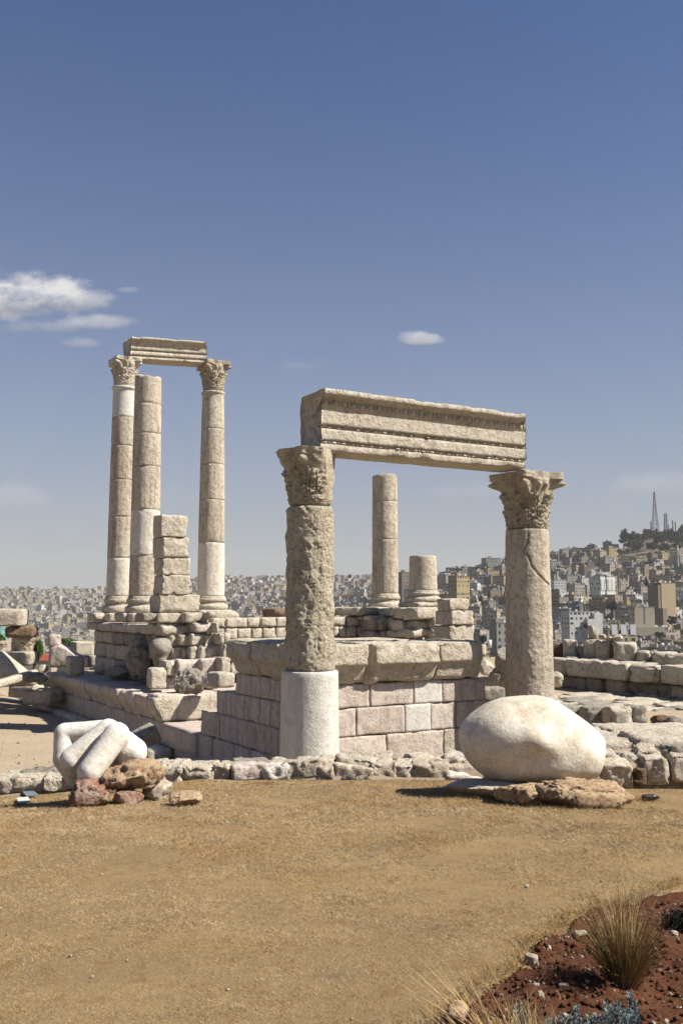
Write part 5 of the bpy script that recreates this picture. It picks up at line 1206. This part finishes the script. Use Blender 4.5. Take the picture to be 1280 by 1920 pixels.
pos = ['leftmost', 'second from the left', 'third from the left', 'left of the taller mast', 'at the foot of the taller mast', 'between the two masts', 'right of the shorter mast', 'second right of the shorter mast', 'at the right edge', 'lower leftmost', 'lower second from left', 'lower below the taller mast', 'lower below the shorter mast', 'lower rightmost', 'behind the taller mast', 'behind and left of the taller mast']
TREES = [(a, b + 9, c * 1.3, d * 1.45, e) for a, b, c, d, e in TREES]
for i, (t, p_) in enumerate(zip(TREES, pos)): tree(*t, i % 4, f'dark round tree of the hilltop grove, {p_}', group='trees of the hilltop grove')
for i in range(14): tree(1168 + i * 8.3, 1021 - (i * 5) % 9, 20, 19, 1345 + (i * 7) % 30, i % 4, 'dark tree inside the dense hilltop grove among its neighbours', group='trees inside the hilltop grove')
CY = [(1221, 1000, 5, 20, 1390, 'cypress on the hilltop left of the taller mast'), (1262, 1000, 5, 22, 1390, 'tall cypress on the hilltop right of the shorter mast'), (1267, 1001, 5, 20, 1390, 'second cypress on the hilltop right of the shorter mast'), (911, 1075, 5, 18, 1270, 'dark cypress on the ridge left of the right column'), (1254, 1000, 4, 14, 1390, 'slim cypress beside the shorter mast')]
for (px, yb, w_, h, Y, lb) in CY: tree(px, yb, w_, h, Y, 'c', lb)
CT = [(896, 1074, 16, 16, 1260, 'round dark tree on the ridge left of the dark cypress'), (858, 1074, 18, 12, 1240, 'wide dark tree on the ridge above the yellow tan block'), (1145, 1150, 24, 28, 720, 'big dark tree in front of the pale blocks, below the domed mosque'), (1255, 1172, 26, 22, 700, 'dark tree at the foot of the tall blank tan slab'),
      (1210, 1102, 12, 18, 960, 'green tree left of the tall blank tan slab'), (1085, 1045, 14, 14, 1300, 'dark tree on the ridge right of the right column'), (903, 1210, 18, 24, 600, 'dark tree mass at the valley bottom left of the right column'), (921, 1215, 16, 18, 600, 'dark low tree beside the plain grey valley block'), (1063, 1215, 22, 18, 620, 'dark tree at the valley bottom just right of the right column'), (1180, 1200, 20, 14, 640, 'dark tree right of the three white panels'), (1230, 1196, 22, 14, 640, 'dark tree low near the right edge'), (655, 1085, 10, 10, 1400, 'small dark tree on the skyline through the doorway'),
      (900, 1130, 14, 14, 900, 'dark tree among houses left of the right column'), (1215, 1060, 16, 12, 1150, 'dark tree among houses below the hilltop grove'), (1160, 1040, 12, 12, 1250, 'dark tree below the dark long building'), (1095, 1180, 14, 16, 680, 'dark tree before the white stepped block')]
for i, (px, yb, w_, h, Y, lb) in enumerate(CT): tree(px, yb, w_, h, Y, i % 4, lb)
for i, (px, yb, w_, h) in enumerate([(20, 1110, 14, 8), (8, 1112, 12, 7), (45, 1108, 14, 8), (62, 1107, 10, 6), (-5, 1114, 16, 8)]):
    tree(px, yb, w_, h, 3500, i % 4, ['second tree from the left edge on the far left skyline', 'tree at the left edge of the far skyline', 'wide tree on the far left skyline, middle of the row', 'rightmost small tree on the far left skyline', 'tree cut by the left edge on the far skyline'][i], group='trees on the far skyline')
# scattered greenery of the far slopes
rs = np.random.RandomState(5); VV = []; FF = []; n = 0
for _ in range(1500):
    px = rs.uniform(-20, 1300); Y = math.exp(rs.uniform(math.log(600), math.log(3500)))
    if px > 800 and Y > 1500: continue
    z0 = float(terr_z(px, Y)); V, Fc = protos[rs.randint(4)]; sel = rs.choice(len(Fc), 70, replace=False); r_ = rs.uniform(3, 6.5); v = V.reshape(-1, 4, 3)[sel] ; cen = v.mean(1, keepdims=True); v = (cen + (v - cen) * 2.2) * r_ + [(px - 640) / F * Y, Y, z0 + r_ * .8]
    VV.append(v.reshape(-1, 3)); FF.append(np.arange(70 * 4).reshape(-1, 4) + n); n += 280
tag(mesh_obj('distant_greenery', np.concatenate(VV), np.concatenate(FF).astype(np.int32), M_leaf, smooth=False), 'scattered dark greenery among the distant houses', None, kind='stuff')
# bushes at the left behind the ruin
def bush(name, x0, x1, yt, yb, Y, lb, seed, nl=5200, leaf=.055, mat=M_leafg):
    c = W((x0 + x1) / 2, (yt + yb) / 2, Y); sx_ = (x1 - x0) * Y / F / 2; sz_ = (yb - yt) * Y / F / 2; V, Fc = crown_mesh(16, nl, leaf / max(sx_, sz_), (1, 1, 1), seed, clump=.42)
    root = empty(name, c - [0, 0, sz_], lb, 'bush', 'green bushes behind the ruin'); mesh_obj('crown', V * [sx_, sx_, sz_], Fc, mat, root, smooth=False, at=c); V, Fc, n = lathe([(.09, -sz_ - 1.0), (.06, -sz_ * .2), (.03, sz_ * .4)], 8); mesh_obj('trunk', V, Fc, M_bark, root, at=c)
bush('green_bush', 50, 82, 1183, 1246, 47, 'bright green bush behind the carved capital at the left', 1, leaf=.07)
bush('green_bush', -20, 20, 1186, 1232, 48, 'green bush cut by the left edge behind the stacked blocks', 2, leaf=.07)
bush('green_bush', 110, 148, 1193, 1214, 50, 'low green bush behind the squared stone left of the rear podium', 3, leaf=.07)
c = px3(4, 1196, 300.0); V, Fc, n = lathe([(3 * math.cos(a), 3 * math.sin(a) * 1.2) for a in np.linspace(0, 1.5, 9)], 20)
M_turq = flat_mat('turquoise_dome', (.10, .24, .20), .5, .15); root = empty('domed_kiosk', c - [0, 0, 4], 'small turquoise domed kiosk at the left edge of the view', 'building'); mesh_obj('dome', V, Fc, M_turq, root, at=c); m = MB(); m.box(-2.8, 2.8, -2.8, 2.8, -10, 0); mesh_obj('drum_wall', m.V, m.F, HM[0], root, smooth=False, at=c)
c = px3(82, 1236, 420.0); m = MB(); m.box(-6, 6, -4, 4, -6, 0, 0); root = mesh_obj('house', m.V, m.F, HM[0], smooth=False, at=c); tag(root, 'low house with a red roof behind the broken statue base', 'house')
o = mesh_obj('roof', [(-6.3, -4.3, 0), (6.3, -4.3, 0), (6.3, 4.3, 0), (-6.3, 4.3, 0), (-3, 0, 2.6), (3, 0, 2.6)], [(0, 1, 5, 4), (2, 3, 4, 5), (1, 2, 5), (3, 0, 4)], M_redroof, smooth=False); o.parent = root; o.location = (0, 0, 0)

# ------------------------------------------------------------------ dry lawn blades, soil pebbles, foreground plants
def strands(P, Ddir, Ln, Wd, bend, seg=3, seed=0, tip=.1):
    """curved tapering blades: base points, unit directions, lengths, widths, sideways bend vectors"""
    n = len(P); rs = np.random.RandomState(seed); side = np.cross(Ddir, rs.normal(size=(n, 3)) * [1, 1, .2]); side /= np.maximum(np.linalg.norm(side, axis=1, keepdims=True), 1e-6); out = []
    for k in range(seg + 1):
        t = k / seg; c = P + Ddir * (Ln * t)[:, None] + bend * (Ln * t * t)[:, None]; wv = side * (Wd * (1 - (1 - tip) * t) / 2)[:, None]; out += [c - wv, c + wv]
    V = np.stack(out, 1); m = 2 * (seg + 1); base = (np.arange(n) * m)[:, None, None]; q_ = np.array([[2 * k, 2 * k + 1, 2 * k + 3, 2 * k + 2] for k in range(seg)])
    return V.reshape(-1, 3), (base + q_[None]).reshape(-1, 4).astype(np.int32)
def grass_mat(name, cols, rough=.75):
    cols = [sc_(c) for c in cols]
    m = bpy.data.materials.new(name); m.use_nodes = True; t = NT(m.node_tree); g = t.add('ShaderNodeNewGeometry'); tc = t.add('ShaderNodeTexCoord').outputs['Object']
    cr = t.add('ShaderNodeValToRGB', {0: g.outputs['Random Per Island']}); e = cr.color_ramp; e.elements[0].color = cols[0] + (1,); e.elements[1].color = cols[-1] + (1,)
    for i, c in enumerate(cols[1:-1]): x = e.elements.new((i + 1) / (len(cols) - 1)); x.color = c + (1,)
    a = t.noise(tc, 1.1, 5, .6); b = t.noise(tc, 4.5, 4, .6)
    col = t.mix(t.math('MULTIPLY', t.ramp(a, .46, .58, 'S'), .75), cr.outputs[0], sc_((.46, .30, .13))); col = t.mix(t.math('MULTIPLY', t.ramp(b, .50, .59, 'S'), .7), col, sc_((.33, .275, .18))); c5 = t.noise(tc, 11, 4, .65); col = t.mix(t.math('MULTIPLY', t.ramp(c5, .50, .59, 'S'), .65), col, sc_((.42, .25, .10)))
    p = t.add('ShaderNodeBsdfPrincipled', {'Base Color': col, 'Roughness': rough, 'Specular IOR Level': .15})
    t.add('ShaderNodeOutputMaterial', {'Surface': p}); return m
M_straw = grass_mat('straw', [(.52, .375, .19), (.66, .51, .30), (.42, .27, .12), (.64, .52, .35), (.48, .36, .20)])
rs = np.random.RandomState(3)
def scatter(n, seed, pmin=-60, pmax=1340):
    rs = np.random.RandomState(seed); Y = 2.6 + (14.1 - 2.6) * rs.random(n) ** 1.35; px = rs.uniform(pmin, pmax, n); x = (px - 640) / F * Y * 1.03; return x, Y
x, y = scatter(760000, 1); P0_ = np.c_[x, y, 0 * x]
keep = soil_side(x, y) < .045 - .06 * vn(P0_, 9, 3); dens_ = fbm(P0_, 1.3, 77, 4); keep &= (rs.random(len(x)) < .70 + 1.6 * dens_)
x, y = x[keep], y[keep]; z = lawn_z(x, y); n = len(x); a = rs.uniform(0, 2 * math.pi, n); lie = rs.uniform(.25, 1.45, n)
clump = vn(np.c_[x, y, 0 * x], 1.7, 91) * 1.6; a = a * .85 + clump * 1.2
Dd = np.c_[np.cos(a) * np.sin(lie), np.sin(a) * np.sin(lie), np.cos(lie)]; far_k = np.clip(y / 7, .6, 1.7)
V, Fc = strands(np.c_[x, y, z - .003], Dd, rs.uniform(.012, .034, n) * far_k * (1 + .5 * np.clip(vn(np.c_[x, y, 0 * x], 3.1, 95), -.4, 1)), rs.uniform(.0012, .0024, n) * far_k, np.c_[np.cos(a) * .3, np.sin(a) * .3, -.25 + 0 * a], seg=2, seed=4, tip=.35)
tag(mesh_obj('lawn_grass', V, Fc, M_straw, smooth=False), 'short dry straw coloured grass covering the bank', None, kind='stuff')
# taller tufts: along the soil edge, under the elbow rocks
M_tuft = grass_mat('tuft_straw', [(.38, .22, .07), (.48, .32, .13), (.30, .17, .06), (.55, .42, .22)])
TP = []
for t in np.linspace(0, 1, 5200):
    i = t * (len(SOILB) - 2); k = int(i); p = SOILB[k] * (1 - i + k) + SOILB[k + 1] * (i - k); TP.append((p[0] + rs.normal(-.05, .035), p[1] + rs.normal(.0, .05), .07))
for (cx, cy, sx_, sy_, nn) in [(905, 1500, 50, 8, 500), (1040, 1515, 26, 8, 300), (1195, 1500, 26, 16, 650), (970, 1520, 60, 8, 250), (1160, 1528, 30, 8, 200), (95, 1500, 60, 8, 350), (330, 1492, 40, 8, 200), (760, 1470, 60, 6, 250), (1240, 1485, 50, 8, 250)]:
    for _ in range(nn): g0 = GL(cx, cy) if _ == 0 else g0; TP.append((g0[0] + rs.normal(0, sx_ * .0055), g0[1] + rs.normal(0, .22), .11))
for _ in range(46):
    x_, y_ = scatter(1, 900 + _); k_ = rs.randint(30, 120)
    for _j in range(k_): TP.append((x_[0] + rs.normal(0, .10), y_[0] + rs.normal(0, .05), rs.uniform(.03, .055)))
TP = np.array(TP); a = rs.uniform(0, 6.28, len(TP)); lie = rs.uniform(.1, .9, len(TP)); Dd = np.c_[np.cos(a) * np.sin(lie), np.sin(a) * np.sin(lie), np.cos(lie)]
V, Fc = strands(np.c_[TP[:, 0], TP[:, 1], lawn_z(TP[:, 0], TP[:, 1]) - .01], Dd, TP[:, 2] * rs.uniform(.5, 1.2, len(TP)), rs.uniform(.002, .0035, len(TP)), np.c_[np.cos(a) * .3, np.sin(a) * .3, -.3 + 0 * a], seg=3, seed=6)
tag(mesh_obj('taller_grass', V, Fc, M_tuft, smooth=False), 'taller rusty dry grass along the soil edge and around the rocks', None, kind='stuff')
# pebbles and clods
def pebbles(pts, sizes, seed):
    rs = np.random.RandomState(seed); U, Fb = box_template(2, 2, 2); Us = U / np.linalg.norm(U, axis=1, keepdims=True); VV = []; FF = []; n = 0
    for p, s_ in zip(pts, sizes):
        v = Us * (1 + .35 * rs.normal(size=(len(Us), 1)) * .5) * rs.uniform(.5, 1.0, 3) * s_; c, q_ = math.cos(rs.rand() * 6), 0; an = rs.rand() * 6; v = rot2(v, an) + p; VV.append(v); FF.append(Fb + n); n += len(v)
    return np.concatenate(VV), np.concatenate(FF)
pts = []; sz_ = []; 
while len(pts) < 1500:
    x_, y_ = rs.uniform(.3, 3.6), rs.uniform(2.8, 6.0)
    if soil_side(np.array([x_]), np.array([y_]))[0] > .05: pts.append((x_, y_, soil_top(x_, y_) + .003)); sz_.append(min(.03, .0035 + rs.exponential(.0036)))
V, Fc = pebbles(pts, sz_, 2); tag(mesh_obj('pebbles', V, Fc, M_rub, smooth=False), 'small pale pebbles scattered over the red soil', None, kind='stuff')
pts = []; sz_ = []
while len(pts) < 5200:
    x_, y_ = rs.uniform(.3, 3.6), rs.uniform(2.8, 6.0)
    if soil_side(np.array([x_]), np.array([y_]))[0] > .0: pts.append((x_, y_, soil_top(x_, y_) + .004)); sz_.append(min(.022, .004 + rs.exponential(.005)))
V, Fc = pebbles(pts, sz_, 12); tag(mesh_obj('soil_clods', V, Fc, M_soil, smooth=False), 'loose clods of red earth in the soil bed', None, kind='stuff')
pts = []; sz_ = []
for _ in range(200): x_, y_ = scatter(1, _ + 500); pts.append((x_[0], y_[0], float(lawn_z(x_, y_)[0]) + .006)); sz_.append(.004 + min(.014, rs.exponential(.0028)))
V, Fc = pebbles(pts, sz_, 3); tag(mesh_obj('lawn_pebbles', V, Fc, M_rub, smooth=False), 'tiny stones dotted over the dry lawn', None, kind='stuff')
def soil_rock(px, py, s_, mat, lb, seed):
    g0 = GL(px, py); Q, Fc = stone(s_, r=min(s_) * .4, amp=.12 * min(s_), chip=.2 * min(s_), res=min(s_) / 7, seed=seed); o = mesh_obj('rock', Q, Fc, mat, at=(g0[0], g0[1], soil_top(g0[0], g0[1]) + s_[2] * .3), yaw=seed); tag(o, lb, 'rock')
soil_rock(995, 1806, (.075, .05, .06), M_rub, 'pale pointed stone at the edge of the red soil', 901); soil_rock(1086, 1757, (.075, .035, .03), M_rub, 'flat pinkish chip in the red soil near the lawn edge', 902)
soil_rock(856, 1912, (.12, .08, .06), M_flint, 'tan rock at the bottom edge among dry stalks', 903); soil_rock(1108, 1832, (.03, .025, .02), M_flint, 'little orange stone left of the grass clump', 904)
soil_rock(1056, 1853, (.045, .02, .015), M_rub, 'small white chip left of the grass clump shadow', 905)
for i, (px, py) in enumerate([(930, 1862), (962, 1790), (1003, 1822), (1180, 1790), (1235, 1850)]): pass
# ornamental grass clump
M_gr = grass_mat('clump_green_gold', [(.10, .11, .03), (.16, .13, .04), (.30, .19, .06), (.08, .09, .03), (.42, .30, .12)]); M_gold = grass_mat('gold_stalk', [(.55, .38, .16), (.62, .48, .26), (.40, .25, .09)])
g0 = GL(1170, 1852); g0[2] = soil_top(g0[0], g0[1]); root = empty('grass_clump', g0, 'upright green and gold grass clump growing in the red soil at the lower right', 'grass clump')
n = 1500; rs = np.random.RandomState(9); a = rs.uniform(0, 6.28, n); rr_ = .055 * np.sqrt(rs.random(n)); lie = np.clip(rs.normal(.0, .24, n), -.6, .6); Dd = np.c_[np.cos(a) * np.abs(np.sin(lie)), np.sin(a) * np.abs(np.sin(lie)), np.cos(lie)]
V, Fc = strands(np.c_[np.cos(a) * rr_, np.sin(a) * rr_, -.02 + 0 * a], Dd, rs.uniform(.14, .43, n), rs.uniform(.0022, .0038, n), np.c_[np.cos(a) * .2 + rs.normal(0, .10, n), np.sin(a) * .2, -.06 - .34 * rs.random(n) ** 2], seg=6, seed=1)
mesh_obj('blades', V, Fc, M_gr, root, smooth=False, at=g0)
n = 420; a = rs.uniform(0, 6.28, n); rr_ = .05 * np.sqrt(rs.random(n)); lie = np.abs(rs.normal(.0, .16, n)); Dd = np.c_[np.cos(a) * np.sin(lie), np.sin(a) * np.sin(lie), np.cos(lie)]
V, Fc = strands(np.c_[np.cos(a) * rr_, np.sin(a) * rr_, .0 + 0 * a], Dd, rs.uniform(.22, .50, n), rs.uniform(.003, .005, n), np.c_[np.cos(a) * .1 + rs.normal(0, .12, n), np.sin(a) * .1, -.05 - .3 * rs.random(n) ** 3], seg=5, seed=2)
mesh_obj('dry_blades', V, Fc, M_gold, root, smooth=False, at=g0)
n = 9; a = rs.uniform(0, 6.28, n); Dd = np.c_[np.cos(a) * .10 - .05, np.sin(a) * .05, 1 + 0 * a]; Dd /= np.linalg.norm(Dd, axis=1, keepdims=True)
V, Fc = strands(np.zeros((n, 3)), Dd, rs.uniform(.42, .58, n), np.full(n, .0028), np.zeros((n, 3)), seg=5, seed=3); mesh_obj('seed_stalks', V, Fc, M_gold, root, smooth=False, at=g0)
# pale stalks rising from below the frame
for i, (px, tops, lb) in enumerate([(955, [(800, 1752, .56), (775, 1790, .5), (856, 1808, .44), (720, 1880, .4), (790, 1838, .42), (870, 1780, .5), (905, 1840, .36), (975, 1800, .5), (830, 1860, .35)], 'long pale arching dry stalks at the bottom edge'), (1000, [(985, 1880, .25), (1020, 1890, .22), (960, 1870, .28)], 'short dry stalks at the bottom edge beside the blue grey shrub')]):
    g0 = GL(px, 1995); root = empty('dry_grass_stalks', g0, lb, 'dry grass', 'dry stalks at the bottom edge'); VV = []; FF = []; n = 0
    for (tx, ty, ln) in tops:
        for j in range(7):
            b = g0 + [rs.normal(0, .05), rs.normal(0, .04), -.03]; tp = W(tx + rs.normal(0, 26), ty + rs.normal(0, 22) + j * 9, g0[1] + rs.normal(.02, .06)); d = tp - b; L = np.linalg.norm(d); d /= L
            V, Fc = strands(b[None], (d + [0, 0, .02])[None] / np.linalg.norm(d + [0, 0, .02]), np.array([L]), np.array([.0058]), np.array([[d[0] * .06, 0, -.015]]), seg=7, seed=j); VV.append(V); FF.append(Fc + n); n += len(V)
    V = np.concatenate(VV); mesh_obj('stalks', V, np.concatenate(FF), M_gold, root, smooth=False, origin=g0)
    nn = 260; a = rs.uniform(0, 6.28, nn); lie = rs.uniform(0, .6, nn); Dd = np.c_[np.cos(a) * np.sin(lie), np.sin(a) * np.sin(lie), np.cos(lie)]
    V, Fc = strands(np.c_[rs.normal(0, .05, nn), rs.normal(0, .05, nn), 0 * a], Dd, rs.uniform(.08, .24, nn), np.full(nn, .003), np.c_[np.cos(a) * .2, np.sin(a) * .2, -.1 + 0 * a], seg=4, seed=8); mesh_obj('tuft', V, Fc, M_gold, root, smooth=False, at=g0)
# blue grey shrubs
M_sage = flat_mat('blue_grey_foliage', (.30, .36, .34), .8, .4, 30, c2=(.25, .31, .30)); M_dkg = flat_mat('dark_green_foliage', (.045, .06, .045), .8, .5, 20)
def shrub(px, py, lb, n_st, spread, hgt, mat, seed, Yo=0):
    g0 = GL(px, py); rs = np.random.RandomState(seed); VV = []; FF = []; n = 0; root = empty('shrub', g0, lb, 'shrub', 'low shrubs in the soil bed')
    for i in range(n_st):
        bx = np.array([rs.uniform(-spread, spread), rs.uniform(-.06, .06), -.02]); H = hgt * rs.uniform(.55, 1.0); lean = rs.normal(0, .18, 2); m = 300; t = rs.random(m) ** .8; ph = rs.uniform(0, 6.28, m); rad = .020 * (1 - t * .65) * rs.uniform(.5, 1.1, m)
        P = np.c_[bx[0] + lean[0] * H * t + np.cos(ph) * rad, bx[1] + lean[1] * H * t + np.sin(ph) * rad, bx[2] + H * t]; d = np.c_[np.cos(ph), np.sin(ph), .9 + 0 * ph]; d /= np.linalg.norm(d, axis=1, keepdims=True)
        V, Fc = strands(P, d, rs.uniform(.006, .013, m), rs.uniform(.003, .005, m), np.zeros((m, 3)), seg=1, seed=i, tip=.5); VV.append(V); FF.append(Fc + n); n += len(V)
    mesh_obj('foliage', np.concatenate(VV), np.concatenate(FF), mat, root, smooth=False, at=g0)
shrub(1075, 1962, 'blue grey shrub with upright tips along the bottom edge', 34, .20, .15, M_sage, 1); shrub(1180, 1950, 'second blue grey shrub with tall tip near the bottom right', 12, .07, .17, M_sage, 2)
shrub(1272, 1745, 'dark green shrub cut by the right edge above the soil', 24, .08, .14, M_dkg, 3)

# ------------------------------------------------------------------ air
hb = MB(); hb.box(-9000, 10000, -60, 7200, -520, 330, 0, (1,) * 6)
mh = bpy.data.materials.new('haze_air'); mh.use_nodes = True; t = NT(mh.node_tree)
HAZE = 0.000095
pv = t.add('ShaderNodeVolumePrincipled', {'Color': (.74, .73, .71, 1), 'Density': HAZE, 'Anisotropy': 0.0}); t.add('ShaderNodeOutputMaterial', {'Volume': pv})
hz_o = mesh_obj('haze', hb.V, hb.F, mh, smooth=False); tag(hz_o, 'thin pale dusty haze filling the air over the valley', None, kind='stuff')
